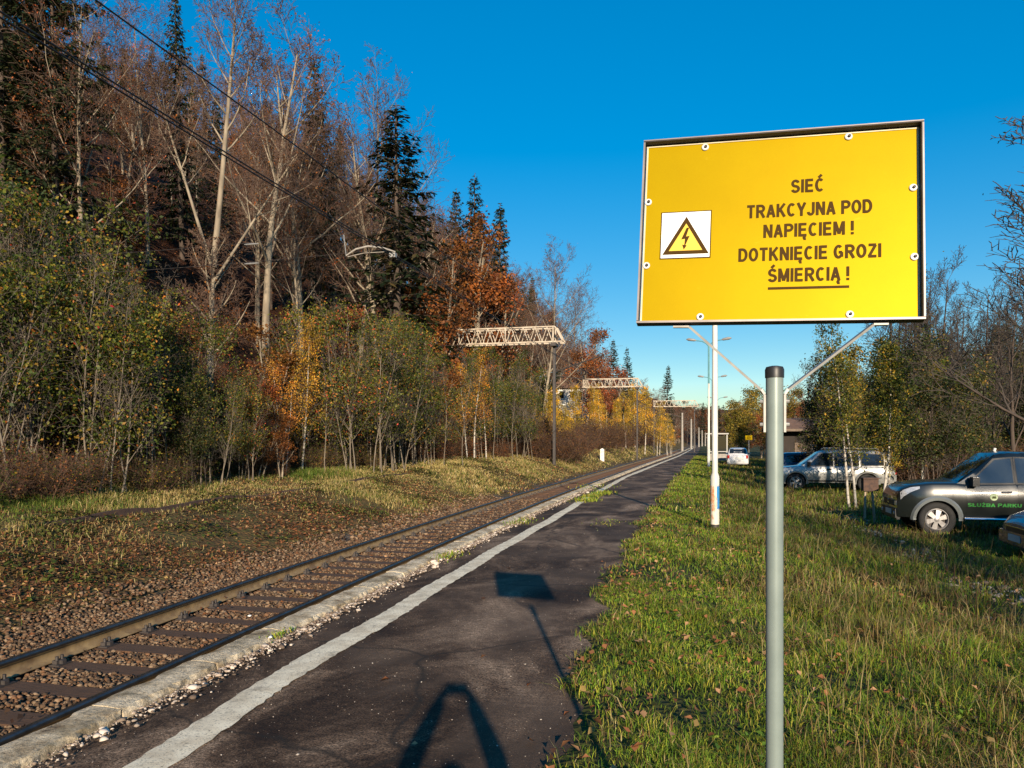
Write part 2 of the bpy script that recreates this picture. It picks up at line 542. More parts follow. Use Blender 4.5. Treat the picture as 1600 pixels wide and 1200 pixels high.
def coping_material():
    m, nt, b = nt_new('worn_concrete_edge')
    b.inputs['Roughness'].default_value = 0.9
    base = ramp(nt, noise(nt, 3.5, 6, 0.65), [(0.34, (0.24, 0.165, 0.09)), (0.45, (0.60, 0.48, 0.31)), (0.58, (0.88, 0.74, 0.52))])
    sp = ramp(nt, noise(nt, 38, 5, 0.8), [(0.36, g(0.3)), (0.52, g(1.0))])
    c = mixc(nt, 0.9, base, sp, 'MULTIPLY')
    moss = ramp(nt, noise(nt, 1.7, 5, 0.65), [(0.52, g(0)), (0.68, g(0.75))])
    c = mixc(nt, moss, c, (0.11, 0.085, 0.035))
    nt.links.new(c, b.inputs['Base Color'])
    bump(nt, b, noise(nt, 24, 7, 0.8), 1.0, 0.035)
    return m
M['coping'] = coping_material()
rng = np.random.default_rng(4)
edge_root = thing('platform_edge', 'worn pale concrete edging slabs along the track side of the dark platform', 'platform edge')
for k in range(-4, 92):
    y0, y1 = k * 1.0 + 0.008, k * 1.0 + 0.992
    nseg = 8 if k > 30 else 16
    yy = np.linspace(y0, y1, nseg + 1)
    prof = [(-0.0, -0.5), (0.0, -0.03), (0.025, 0.012), (0.14, 0.018), (0.27, 0.008), (0.285, -0.02), (0.285, -0.5)]
    ch = 0.008 + rng.random() * 0.005
    V = []
    for y in yy:
        c0 = float(cx(y))
        chip = 0.022 * max(0, math.sin(y * 7.3) + 0.5 * math.sin(y * 17.1)) + rng.random() * 0.012
        for q, (dx, z) in enumerate(prof):
            V.append((c0 + dx + (chip if q in (1, 2) else 0) - (rng.random() * 0.028 if q in (4, 5, 6) else 0), y, z + ((rng.random() - 0.5) * 0.004 if 1 < q < 5 else 0) - (chip * 0.5 if q in (1,) else 0) + (ch - 0.01 if 1 < q < 5 else 0)))
    npf = len(prof)
    F = [(i * npf + q, i * npf + q + 1, (i + 1) * npf + q + 1, (i + 1) * npf + q) for i in range(nseg) for q in range(npf - 1)]
    F += [tuple(range(npf)), tuple((nseg) * npf + q for q in range(npf - 1, -1, -1))]
    me = bpy.data.meshes.new('edge_slab'); me.from_pydata(V, [], F); me.materials.append(M['coping'])
    link('edge_slab', me, edge_root)
yy = np.arange(92, 400, 4.0)
V = []; F = []
for y in yy:
    c0 = float(cx(y))
    V += [(c0, y, -0.5), (c0, y, 0.015), (c0 + 0.28, y, 0.015), (c0 + 0.28, y, -0.5)]
for i in range(len(yy) - 1):
    F += [(i * 4 + q, i * 4 + q + 1, i * 4 + q + 5, i * 4 + q + 4) for q in range(3)]
me = bpy.data.meshes.new('edge_slab'); me.from_pydata(V, [], F); me.materials.append(M['coping'])
tag(link('distant_edge_slab', me, edge_root), kind='stuff')

# painted line
def line_material():
    m, nt, b = nt_new('worn_white_line_paint')
    b.inputs['Roughness'].default_value = 0.8
    base = ramp(nt, noise(nt, 5, 6, 0.6), [(0.35, (0.62, 0.52, 0.36)), (0.6, (0.88, 0.78, 0.57))])
    wear = ramp(nt, noise(nt, 60, 6, 0.8), [(0.54, g(0)), (0.62, g(0.85))])
    wear2 = ramp(nt, noise(nt, 3.2, 8, 0.75), [(0.55, g(0)), (0.68, g(0.7))])
    c = mixc(nt, wear, base, (0.12, 0.10, 0.075))
    c = mixc(nt, wear2, c, (0.17, 0.14, 0.10))
    nt.links.new(c, b.inputs['Base Color'])
    bump(nt, b, noise(nt, 90, 4, 0.7), 0.5, 0.01)
    return m
M['line'] = line_material()
_ly = np.array([-6, 3.3, 4.6, 7, 11, 16, 22, 30, 36, 60, 88, 120, 170, 300.])
_lx = np.array([-2.55, -2.72, -2.82, -2.87, -3.0, -3.06, -3.22, -3.33, -3.40, -3.0, -2.45, -2.2, -1.95, -1.9])
def line_x(y):
    return np.interp(y, _ly, _lx) + 0.012 * np.sin(y * 2.1)
V = []; F = []
ly = np.concatenate([np.arange(-6, 40, 0.06), np.arange(40, 260, 1.0)])
r_ = np.random.default_rng(9)
gaps = [(20.9, 21.5), (22.6, 23.2), (24.4, 24.9)]
prev_ok = False
for y in ly:
    hw = 0.115 if y < 40 else 0.14
    if y > 9: hw -= 0.005
    ok = not any(a <= y <= b_ for a, b_ in gaps)
    j1, j2 = (r_.random(2) - 0.5) * 0.022
    x = float(line_x(y))
    V += [(x - hw + j1, y, 0.0075), (x - hw * 0.3, y, 0.0125), (x + hw * 0.3, y, 0.0125), (x + hw + j2, y, 0.0075)]
    n = len(V)
    if ok and prev_ok:
        F += [(n - 8 + q, n - 7 + q, n - 3 + q, n - 4 + q) for q in range(3)]
    prev_ok = ok
me = bpy.data.meshes.new('painted_line'); me.from_pydata(V, [], F); me.materials.append(M['line'])
tag(link('painted_line', me), kind='structure')

# ------------------------------------------------------------------ railway track
def rail_material():
    m, nt, b = nt_new('rail_steel')
    b.inputs['Metallic'].default_value = 0.1
    b.inputs['Roughness'].default_value = 0.6
    c = ramp(nt, noise(nt, 6, 5), [(0.35, (0.17, 0.105, 0.048)), (0.65, (0.36, 0.245, 0.11))])
    nt.links.new(c, b.inputs['Base Color'])
    return m
M['rail'] = rail_material()
M['rail_top'] = mat('worn_rail_head', (0.12, 0.125, 0.13), (0.07, 0.07, 0.07), 0.32, 0.8, 9)
track = thing('railway_track', 'single railway track on brown sleepers beside the dark platform', 'railway track')
RT = -0.30
def rail_mesh(off, name):
    prof = [(-0.07, -0.155), (-0.07, -0.145), (-0.012, -0.125), (-0.009, -0.05), (-0.034, -0.036), (-0.036, -0.006), (-0.026, 0.0), (0.026, 0.0), (0.036, -0.006), (0.034, -0.036), (0.009, -0.05), (0.012, -0.125), (0.07, -0.145), (0.07, -0.155)]
    yy = np.concatenate([np.arange(-4, 60, 0.5), np.arange(60, 420, 4)])
    n = len(prof)
    X0 = track_c(yy) + off
    V = np.array([[(X0[i] + p[0], y, RT + p[1]) for p in prof] for i, y in enumerate(yy)]).reshape(-1, 3)
    i = np.arange(len(yy) - 1)
    fs = []; mi = []
    for q in range(n):
        q2 = (q + 1) % n
        fs.append(np.stack([i * n + q, (i + 1) * n + q, (i + 1) * n + q2, i * n + q2], 1))
        mi.append(1 if q in (5, 6, 7, 8) else 0)
    return mesh_np(name, V, fs, [M['rail'], M['rail_top']], mi)
link('rail', rail_mesh(-0.75, 'rail'), track)
link('rail', rail_mesh(0.75, 'rail'), track)
M['sleeper'] = mat('dark_wooden_sleeper', (0.115, 0.058, 0.028), (0.045, 0.024, 0.013), 0.85, 0, 5, stretch=(1, 14, 6), bump_s=0.5, bump_scale=6)
sl = MB().box((0, 0, -0.07), (2.5, 0.25, 0.14))
sl_me = sl.mesh('sleeper', M['sleeper'])
fa = MB()
fa.box((0, 0, 0.006), (0.36, 0.16, 0.012))
for t in (-0.105, 0.105):
    fa.box((t, 0, 0.028), (0.055, 0.11, 0.035))
    fa.tube([(t * 1.05, 0.03, 0.04), (t * 1.05, 0.03, 0.085)], 0.016, 6)
    fa.tube([(t * 1.05, -0.03, 0.04), (t * 1.05, -0.03, 0.08)], 0.016, 6)
    fa.box((t * 1.4, 0, 0.02), (0.045, 0.045, 0.05))
fa_me = fa.mesh('rail_fastener', M['steel_dark'])
yk = -1.6
k = 0
rs = random.Random(3)
while yk < 170:
    tcx = float(track_c(yk))
    o = link('sleeper', sl_me, track, (tcx + rs.uniform(-0.03, 0.03), yk, RT - 0.167 + rs.uniform(-0.008, 0.004)), (0, 0, rs.uniform(-0.012, 0.012)))
    if yk < 60:
        for s in (-0.75, 0.75):
            link('rail_fastener', fa_me, o, (s - (o.location.x - tcx), 0, 0))
    yk += 0.64
    k += 1

# overgrown rail of the lifted siding
V = []; F = []
yy = np.arange(3, 30, 0.5)
for y in yy:
    x = float(cx(y)) - 6.75 + 0.03 * math.sin(y * 0.7)
    z = gzf(x, y)
    zt_ = z + 0.085 + 0.035 * math.sin(y * 0.55 + 0.4) + 0.02 * math.sin(y * 1.7) - (0.004 * max(0, y - 14))
    V += [(x - 0.05, y, z - 0.10), (x - 0.035, y, zt_), (x + 0.035, y, zt_), (x + 0.05, y, z - 0.10)]
for i in range(len(yy) - 1):
    F += [(i * 4 + q, i * 4 + q + 1, i * 4 + q + 5, i * 4 + q + 4) for q in range(3)]
F += [(0, 1, 2, 3), tuple((len(yy) - 1) * 4 + q for q in (3, 2, 1, 0))]
me = bpy.data.meshes.new('overgrown_rail'); me.from_pydata(V, [], F); me.materials.append(M['steel_rust'])
tag(link('overgrown_rail', me), 'dark rusty disused rail half hidden in the grass of the leafy bank', 'rail')

# ------------------------------------------------------------------ hero warning sign
def sign_yellow():
    m, nt, b = nt_new('yellow_reflective_sheet')
    b.inputs['Roughness'].default_value = 0.44
    b.inputs['Metallic'].default_value = 0.22
    b.inputs['Specular IOR Level'].default_value = 0.3
    c = ramp(nt, noise(nt, 5, 5, 0.6), [(0.3, (0.305, 0.200, 0.0)), (0.7, (0.335, 0.226, 0.0))])
    sc_ = ramp(nt, noise(nt, 9, 7, 0.75, stretch=(1, 1, 2.5)), [(0.64, g(0)), (0.72, g(0.3))])
    c = mixc(nt, sc_, c, (0.50, 0.36, 0.02))
    nt.links.new(c, b.inputs['Base Color'])
    b.inputs['Specular Tint'].default_value = (1, 0.85, 0.2, 1)
    return m
M['sign_yellow'] = sign_yellow()
M['sign_brown'] = mat('dark_brown_sign_print', (0.060, 0.030, 0.004), (0.050, 0.024, 0.003), 0.6, 0, 20, spec=0.08)
M['sign_white'] = mat('white_sign_print', (0.82, 0.82, 0.80), (0.78, 0.78, 0.76), 0.4, 0, 10)
M['sign_amber'] = mat('amber_sign_print', (0.80, 0.50, 0.03), (0.76, 0.46, 0.02), 0.4, 0, 10)
M['sheet_edge'] = mat('pale_sheet_edge', (0.62, 0.56, 0.40), (0.45, 0.38, 0.24), 0.5, 0, 12)
M['frame_shade'] = mat('shade_toned_frame', (0.035, 0.026, 0.022), (0.02, 0.015, 0.013), 0.6, 0, 14)  # aluminium rails; the shade inside the rim is put into their colour
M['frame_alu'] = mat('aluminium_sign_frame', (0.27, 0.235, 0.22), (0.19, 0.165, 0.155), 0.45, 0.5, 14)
M['pole_green'] = mat('grey_green_pole_paint', (0.235, 0.285, 0.265), (0.19, 0.235, 0.22), 0.36, 0.15, 9)
M['washer'] = mat('pale_washer', (0.75, 0.74, 0.70), (0.62, 0.61, 0.58), 0.4, 0.1, 30)

SX, SY, SZ = 0.1699, 1.8954, 2.1522
sign = thing('warning_sign', 'large yellow high voltage warning board on a grey green pole beside the platform', 'warning sign', (SX, SY, gzf(0.168, 1.9)))
base_z = sign.location.z
srot = (Matrix.Rotation(R(-1.019), 4, 'Z') @ Matrix.Rotation(R(-8.176), 4, 'X') @ Matrix.Rotation(R(1.505), 4, 'Y'))
def splace(o):
    o.matrix_local = Matrix.Translation((0, 0, SZ - base_z)) @ srot
    return o
W2, H2 = 0.3123, 0.2321
panel = splace(MB().box((0, 0.004, 0), (2 * W2 - 0.012, 0.004, 2 * H2 - 0.012)).build('panel', M['sign_yellow'], sign))
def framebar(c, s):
    return splace(MB().box(c, s).build('frame_rail', M['frame_shade'], sign))
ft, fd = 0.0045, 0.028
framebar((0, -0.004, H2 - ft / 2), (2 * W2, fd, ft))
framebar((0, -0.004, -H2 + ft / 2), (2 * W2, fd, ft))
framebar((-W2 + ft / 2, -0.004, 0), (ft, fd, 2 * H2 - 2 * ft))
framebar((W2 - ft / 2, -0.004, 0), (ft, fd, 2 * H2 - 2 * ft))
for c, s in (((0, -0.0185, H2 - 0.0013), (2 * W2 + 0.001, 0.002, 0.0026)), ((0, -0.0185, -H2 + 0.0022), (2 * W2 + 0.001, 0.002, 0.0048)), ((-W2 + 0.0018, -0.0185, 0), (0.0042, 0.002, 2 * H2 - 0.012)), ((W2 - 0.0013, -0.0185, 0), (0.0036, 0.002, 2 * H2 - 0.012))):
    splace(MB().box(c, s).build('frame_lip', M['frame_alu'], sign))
# pale strip of the sheet's turned edge
for c, s in (((0, 0.0012, H2 - 0.0085), (2 * W2 - 0.012, 0.002, 0.0035)), ((0, 0.0012, -H2 + 0.0085), (2 * W2 - 0.012, 0.002, 0.0035)),
             ((-W2 + 0.0085, 0.0012, 0), (0.0035, 0.002, 2 * H2 - 0.021)), ((W2 - 0.0085, 0.0012, 0), (0.0035, 0.002, 2 * H2 - 0.021))):
    splace(MB().box(c, s).build('sheet_edge', M['sheet_edge'], sign))
for bx, bz in [(-0.1655, 0.2129), (0.1581, 0.2145), (-0.2976, 0.0792), (0.2939, 0.08), (-0.296, -0.0832), (0.2955, -0.083), (-0.1653, -0.2138), (0.1625, -0.2133)]:
    bz = max(-0.214, min(0.214, bz))
    wsh = splace(MB().lathe([(0.0085, 0.0015), (0.0085, -0.001), (0.007, -0.0022), (0.002, -0.0022)], 18, 'y', (bx, 0, bz)).build('washer', M['washer'], sign))
    MB().lathe([(0.0036, -0.0022), (0.0036, -0.0058), (0.0025, -0.0068)], 10, 'y', (bx + 0.0012, 0, bz)).build('rivet', M['steel_dark'], wsh)

def _arc(x, y, rx, ry, a0, a1, n=14):
    return [(x + rx * math.cos(R(a0 + (a1 - a0) * k / n)), y + ry * math.sin(R(a0 + (a1 - a0) * k / n))) for k in range(n + 1)]
_stem = [(.085, 0), (.085, 1)]
_P = [(.085, .915), (.32, .915)] + _arc(.32, .70, .195, .215, 90, -90)[1:] + [(.085, .485)]
_E = [_stem, [(.085, .915), (.52, .915)], [(.085, .51), (.49, .51)], [(.085, .085), (.53, .085)]]
_C = _arc(.305, .5, .22, .415, 48, 312, 20)
_A = [[(.07, 0), (.30, .96)], [(.30, .96), (.53, 0)], [(.15, .30), (.45, .30)]]
_S = _arc(.295, .71, .195, .205, 15, 270, 14) + _arc(.295, .29, .215, .205, 90, -165, 14)[1:]
_acute = [(.22, 1.06), (.42, 1.27)]
GLYPH = {
    'I': (.17, [_stem]), 'E': (.57, _E), 'S': (.59, [_S]), 'C': (.59, [_C]), 'T': (.56, [[(.28, 0), (.28, .92)], [(.01, .915), (.55, .915)]]),
    'A': (.60, _A), 'P': (.58, [_stem, _P]), 'R': (.62, [_stem, _P, [(.30, .48), (.55, 0)]]), 'K': (.62, [_stem, [(.54, 1), (.13, .42)], [(.24, .58), (.55, 0)]]),
    'Y': (.58, [[(.05, 1), (.29, .42)], [(.53, 1), (.29, .42)], [(.29, .46), (.29, 0)]]), 'J': (.50, [[(.415, 1), (.415, .29)] + _arc(.245, .29, .17, .205, 0, -175, 12)[1:]]),
    'N': (.60, [_stem, [(.10, .97), (.50, .03)], [(.515, 0), (.515, 1)]]), 'O': (.63, [_arc(.315, .5, .23, .415, 0, 360, 26)]),
    'D': (.61, [_stem, [(.085, .915), (.27, .915)] + _arc(.27, .5, .255, .415, 90, -90, 16)[1:] + [(.085, .085)]]),
    'M': (.72, [_stem, [(.11, .97), (.36, .08)], [(.61, .97), (.36, .08)], [(.635, 0), (.635, 1)]]), 'G': (.64, [_arc(.305, .5, .22, .415, 48, 325, 20), [(.32, .46), (.54, .46)], [(.515, .46), (.515, .12)]]),
    'Z': (.57, [[(.05, .915), (.52, .915)], [(.49, .90), (.08, .10)], [(.03, .085), (.54, .085)]]), 'U': (.60, [[(.085, 1), (.085, .32)] + _arc(.30, .32, .215, .235, 180, 360, 14)[1:] + [(.515, 1)]]),
    'B': (.60, [_stem, _P, [(.085, .085), (.32, .085)] + _arc(.32, .30, .205, .215, -90, 90)[1:] + [(.085, .515)]]), 'L': (.54, [_stem, [(.085, .085), (.52, .085)]]), '!': (.17, [[(.085, .29), (.085, 1)], [(.085, 0), (.085, .17)]]),
}
GLYPH['\u0106'] = (.59, [_C, _acute]); GLYPH['\u015a'] = (.59, [_S, _acute]); GLYPH['\u0141'] = (.56, GLYPH['L'][1] + [[(-.03, .40), (.27, .62)]])
GLYPH['\u017b'] = (.57, GLYPH['Z'][1] + [[(.28, 1.09), (.28, 1.25)]])
_og = lambda x: [(x, .02), (x - .055, -.10), (x - .02, -.19), (x + .07, -.18)]
GLYPH['\u0118'] = (.57, _E + [_og(.42)]); GLYPH['\u0104'] = (.60, _A + [_og(.50)])

def text_fit(body, x0, x1, zbase, caph, thick, ywall, stag=0.00005):
    """letters drawn as thick strokes, stretched to run from x0 to x1"""
    strokes = []; x = 0.0
    for ch in body:
        if ch == ' ':
            x += 0.30; continue
        w, st = GLYPH[ch]
        strokes += [[(px + x, pz) for px, pz in s] for s in st]
        x += w + 0.095
    x -= 0.095
    sx = (x1 - x0) / x
    V = []; F = []
    for si, s in enumerate(strokes):
        n = len(s); b0 = len(V)
        closed = abs(s[0][0] - s[-1][0]) + abs(s[0][1] - s[-1][1]) < 1e-6
        for i in range(n):
            a = s[i - 1] if i else (s[-2] if closed else s[0])
            c = s[i + 1] if i < n - 1 else (s[1] if closed else s[-1])
            d1 = (s[i][0] - a[0], s[i][1] - a[1]); d2 = (c[0] - s[i][0], c[1] - s[i][1])
            l1 = math.hypot(*d1) or 1; l2 = math.hypot(*d2) or 1
            if d1 == (0, 0): d1, l1 = d2, l2
            if d2 == (0, 0): d2, l2 = d1, l1
            t = (d1[0] / l1 + d2[0] / l2, d1[1] / l1 + d2[1] / l2)
            tl = math.hypot(*t) or 1
            nx, nz = -t[1] / tl, t[0] / tl
            h = thick / 2
            for sg in (1, -1):
                V.append((x0 + (s[i][0] + nx * h * sg) * sx, ywall - si * stag, zbase + (s[i][1] + nz * h * sg) * caph))
        F += [(b0 + 2 * i, b0 + 2 * i + 1, b0 + 2 * i + 3, b0 + 2 * i + 2) for i in range(n - 1)]
    return V, F
for body, x0, x1, zb in [('SIE\u0106', 0.0335, 0.106, 0.0835), ('TRAKCYJNA POD', -0.0647, 0.2088, 0.0258), ('NAPI\u0118CIEM !', -0.0264, 0.1699, -0.0243),
                         ('DOTKNI\u0118CIE GROZI', -0.0815, 0.2275, -0.0808), ('\u015aMIERCI\u0104 !', -0.0145, 0.1609, -0.1328)]:
    V, F = text_fit(body, x0, x1, zb, 0.0325, 0.19, 0.0012, 0.00002)
    me = bpy.data.meshes.new('lettering'); me.from_pydata(V, [], F); me.materials.append(M['sign_brown'])
    splace(link('lettering', me, sign))
splace(MB().box((0.0735, 0.0013, -0.148), (0.1752, 0.0008, 0.0058)).build('underline', M['sign_brown'], sign))
pic = splace(MB().box((-0.2055, 0.0014, -0.0085), (0.1195, 0.0006, 0.1195)).build('pictogram', M['sign_brown'], sign))
MB().box((-0.2055, 0.0008, -0.0085), (0.1145, 0.0006, 0.1145)).build('pictogram_field', M['sign_white'], pic)
def tri(cx_, top, bot, hw, y):
    return [(cx_, top), (cx_ - hw, bot), (cx_ + hw, bot)]
MB().prism(tri(-0.2045, 0.0375, -0.0575, 0.0548, 0), 0.0003, 0.0001).build('triangle_border', M['sign_brown'], pic)
MB().prism(tri(-0.2045, 0.0195, -0.0485, 0.0393, 0), -0.0002, -0.0004).build('triangle_field', M['sign_amber'], pic)
zz = [(-0.2035, 0.0085), (-0.2155, -0.0205), (-0.2065, -0.0190), (-0.2078, -0.0350), (-0.2128, -0.0335), (-0.2085, -0.0465), (-0.2020, -0.0360), (-0.2050, -0.0352), (-0.1955, -0.0120), (-0.2040, -0.0135), (-0.1975, 0.0085)]
MB().prism(zz, -0.0007, -0.0009).build('lightning_bolt', M['sign_brown'], pic)
# pole, cap, brackets
ph = 1.822 - base_z
MB().tube([(-0.002, 0, -0.3), (-0.002, 0, ph - 0.02)], 0.0198, 28).build('pole', M['pole_green'], sign, smooth=True)
MB().lathe([(0.0215, ph - 0.0225), (0.0218, ph - 0.004), (0.019, ph + 0.003), (0.008, ph + 0.0055)], 28, 'z', (-0.002, 0, 0)).build('pole_cap', M['black_plastic'], sign, smooth=True)
def bracket(sd, xt0, xt1, foot):
    pts = [(sd * 0.0225 - 0.002, 0.0, ph - 0.150), (sd * 0.0225 - 0.002, 0.0, ph - 0.062)]
    q = srot @ Vector((xt1, 0.006, -0.236)); top = Vector((q.x, q.y, q.z + SZ - base_z))
    q2 = srot @ Vector((xt0, 0.006, -0.2355)); top2 = Vector((q2.x, q2.y, q2.z + SZ - base_z))
    pts += [(sd * 0.030 - 0.002, 0.001, ph - 0.05), top, top2]
    mb = MB()
    for a, b_ in zip(pts[:-1], pts[1:]):
        mb.bar(a, b_, 0.0165, 0.0052, (sd * 0.7, 0, 0.7) if b_ is not pts[1] else (1, 0, 0))
    br = mb.build('bracket', M['galv'], sign)
    for dz in (0.078, 0.132):
        MB().tube([(sd * 0.0225 - 0.002, 0, ph - dz), (sd * 0.033 - 0.002, 0, ph - dz)], [0.0055, 0.0045], 8).build('bracket_bolt', M['galv'], br)
    return br
bracket(-1, -0.227, -0.190, 0)
bracket(1, 0.242, 0.212, 0)
# bracket bulge showing above the top edge
splace(MB().lathe([(0.02, 0.012), (0.02, 0.020)], 20, 'y', (-0.2535, 0.004, 0.222)).build('rear_clamp', M['washer'], sign))

# ------------------------------------------------------------------ gantries, masts and wires
def gantry(Y, xl, xr, zb, zt, label, overhang=0.62, lattice=False, arm=True, cream=True, left_lattice=True):
    zg = gzf(xl, Y)
    t = thing('catenary_gantry', label, 'gantry', (xl, Y, zg), 0, 'cream lattice gantries over the old yard tracks')
    cm = M['cream_steel']
    w = xr - xl
    b0, t0 = zb - zg, zt - zg
    hd = 0.42
    for y in (-hd, hd):
        MB().bar((-0.12, y, b0), (w + overhang, y, b0), 0.08, 0.09).build('bottom_chord', cm, t)
        MB().bar((-0.12, y, t0), (w + 0.12, y, t0), 0.07, 0.075).build('top_chord', cm, t)
        MB().bar((w + 0.12, y, t0), (w + overhang, y, b0), 0.08, 0.08).build('end_chord', cm, t)
        n = 8
        dv = w / n
        for i in range(n):
            x0 = i * dv
            MB().bar((x0 + 0.05, y, b0), (x0 + dv / 2, y, t0), 0.042, 0.042).build('brace', cm, t)
            MB().bar((x0 + dv / 2, y, t0), (x0 + dv - 0.05, y, b0), 0.042, 0.042).build('brace', cm, t)
        for x in (0.0, w / 2, w):
            MB().bar((x, y, b0), (x, y, t0), 0.08, 0.07).build('upright', cm, t)
    for i in range(9):
        x = i * w / 8
        for z_ in (b0, t0):
            MB().bar((x, -hd, z_), (x, hd, z_), 0.05, 0.05).build('cross_tie', cm, t)
    for x, lat in ((0.0, left_lattice), (w, False)):
        zx = gzf(xl + x, Y) - zg - 0.3
        if lat:
            mb = MB()
            for dx in (-0.16, 0.16):
                for dy in (-0.16, 0.16):
                    mb.bar((x + dx, dy, zx), (x + dx, dy, b0 - 0.05), 0.05, 0.05)
            p = mb.build('post', M['steel_dark'], t)
            lb = MB()
            z = zx; s = 1
            while z < b0 - 0.5:
                lb.bar((x - 0.16 * s, -0.16, z), (x + 0.16 * s, -0.16, z + 0.42), 0.03, 0.03)
                lb.bar((x - 0.16 * s, 0.16, z), (x + 0.16 * s, 0.16, z + 0.42), 0.03, 0.03)
                lb.bar((x + 0.16, -0.16 * s, z), (x + 0.16, 0.16 * s, z + 0.42), 0.03, 0.03)
                z += 0.42; s = -s
            lb.build('lattice', M['steel_dark'], p)
        else:
            MB().bar((x, 0, zx), (x, 0, b0 - 0.055), 0.17, 0.17).build('post', M['steel_dark'], t)
    MB().box((w, 0, b0 - 0.16), (0.34, 0.9, 0.2)).build('post_head', M['steel_dark'], t)
    if arm:
        tcx = float(track_c(Y)) - xl
        MB().tube([(w, 0, 6.0 - zg), (tcx, 0, 7.0 - zg)], 0.045, 6).build('cantilever', M['steel_dark'], t)
        MB().tube([(w + 0.2, 0, 5.75 - zg), (tcx, 0, 5.35 - zg)], 0.03, 6).build('registration_arm', M['steel_dark'], t)
    return t
gantry(47.3, -15.0, -8.9, 7.86, 8.80, 'nearest cream lattice gantry standing among the green trees left of the track')
gantry(88.0, -13.1, -7.0, 7.90, 8.82, 'middle cream lattice gantry among the yellow birches, beside the white house')
gantry(122.0, -7.1, -0.95, 7.1, 8.0, 'farthest cream lattice gantry spanning the track at the far end', left_lattice=False, arm=False)

# concrete masts in the distance
mast_me = None
for i, (px, D, top, tall) in enumerate([(1066, 138, 645, 0), (1080, 172, 655, 0), (1085, 200, 660, 0), (1092, 235, 668, 0), (1097, 270, 672, 0), (1102, 300, 676, 0)]):
    x, y = at(px, D)
    zt = CAM_Z + (690 - top) / 1200 * D
    z0 = gzf(x, y)
    t = thing('catenary_mast', ['pale concrete mast with cross arm, nearest of the far row beside the track', 'concrete mast in the far row down the track, beyond the last gantry'][min(i, 1)], 'mast', (x, y, z0), 0, 'far concrete masts beside the track')
    MB().tube([(0, 0, -0.3), (0, 0, zt - z0)], [0.24, 0.15], 8).build('mast_shaft', M['concrete'], t)
    MB().bar((-0.1, 0, zt - z0 - 0.7), (-2.6, 0, zt - z0 - 0.2), 0.07, 0.07).build('cross_arm', M['steel_dark'], t)

def wire(pts, r, name, label, mat_=None, n=6):
    return tag(MB().tube(pts, r, n).build(name, mat_ or M['wire']), label, 'wire')
M['wire'] = mat('dark_copper_wire', (0.02, 0.018, 0.017), (0.015, 0.014, 0.013), 0.6, 0.3, 5)
yy = list(np.arange(-3, 12, 1.5)) + list(np.arange(12, 150, 4.5))
def cwz(y):
    return float(np.interp(y, [-3, 4, 9, 16, 47, 90, 150], [4.84, 4.93, 5.02, 5.2, 5.32, 5.4, 5.5]))
for s, lb in ((-0.035, 'black contact wire above the track, left one of the close pair'), (0.035, 'black contact wire above the track, right one of the close pair')):
    wire([(float(track_c(y)) + s, y, cwz(y)) for y in yy], 0.0085, 'contact_wire', lb)
wire([(float(track_c(y)) + 0.02, y, float(np.interp(y, [-3, 4, 9, 15, 47, 60, 90, 150], [5.45, 5.55, 5.72, 5.85, 7.0, 6.6, 7.0, 7.2]))) for y in yy], 0.0085, 'messenger_wire', 'single black messenger wire above the close pair of contact wires')
# span wires and the white pull-off arm
xa, ya = at(482, 12.9)
for z, lb in ((5.62, 'upper thin span wire with a pale insulator crossing in front of the beech trunks'), (5.24, 'lower thin span wire with a pale insulator crossing in front of the beech trunks')):
    y_ = 13.4
    x0 = -17.6
    t = thing('span_wire', lb, 'wire', (x0, y_, z))
    x1 = float(track_c(y_)) - 0.05
    pts = [(xx - x0, 0, 0.12 * ((xx - (x0 + x1) / 2) / 6) ** 2 - 0.1) for xx in np.linspace(x0, x1, 14)]
    MB().tube(pts, 0.0042, 5).build('wire_strand', M['steel_dark'], t)
    xi = -8.55
    MB().tube([(xi - x0 - 0.16, 0, -0.1), (xi - x0 - 0.1, 0, -0.1), (xi - x0, 0, -0.1), (xi - x0 + 0.1, 0, -0.1), (xi - x0 + 0.16, 0, -0.1)], [0.008, 0.016, 0.018, 0.015, 0.008], 8).build('insulator', M['galv'], t)
# wooden pole that carries the span wires, hidden in the trees
tp = thing('span_pole', 'grey pole in the thicket carrying the two thin span wires', 'pole', (-17.6, 13.4, gzf(-17.6, 13.4)))
MB().tube([(0, 0, -0.4), (0, 0, 6.2 - tp.location.z)], [0.14, 0.10], 8).build('pole_shaft', M['wood_old'], tp)
arm = thing('pull_off_arm', 'curved whitish steady arm gripping the pair of contact wires', 'steady arm', (float(track_c(13.4)), 13.4, 5.16))
MB().tube([(-0.95, 0, 0.02), (-0.75, 0, 0.13), (-0.5, 0, 0.17), (-0.2, 0, 0.12), (0.05, 0, 0.03)], [0.012, 0.018, 0.019, 0.018, 0.013], 8).build('arm_tube', M['concrete'], arm, smooth=True)
MB().tube([(-0.93, 0.02, 0.0), (-0.6, 0.05, 0.06), (-0.2, 0.06, 0.06)], 0.007, 6).build('stay_rod', M['concrete'], arm)
MB().box((0.0, 0, -0.03), (0.12, 0.08, 0.08)).build('wire_clamp', M['galv'], arm)
MB().tube([(-0.95, 0, 0.02), (-1.0, 0, 0.42)], 0.008, 5).build('hanger', M['galv'], arm)

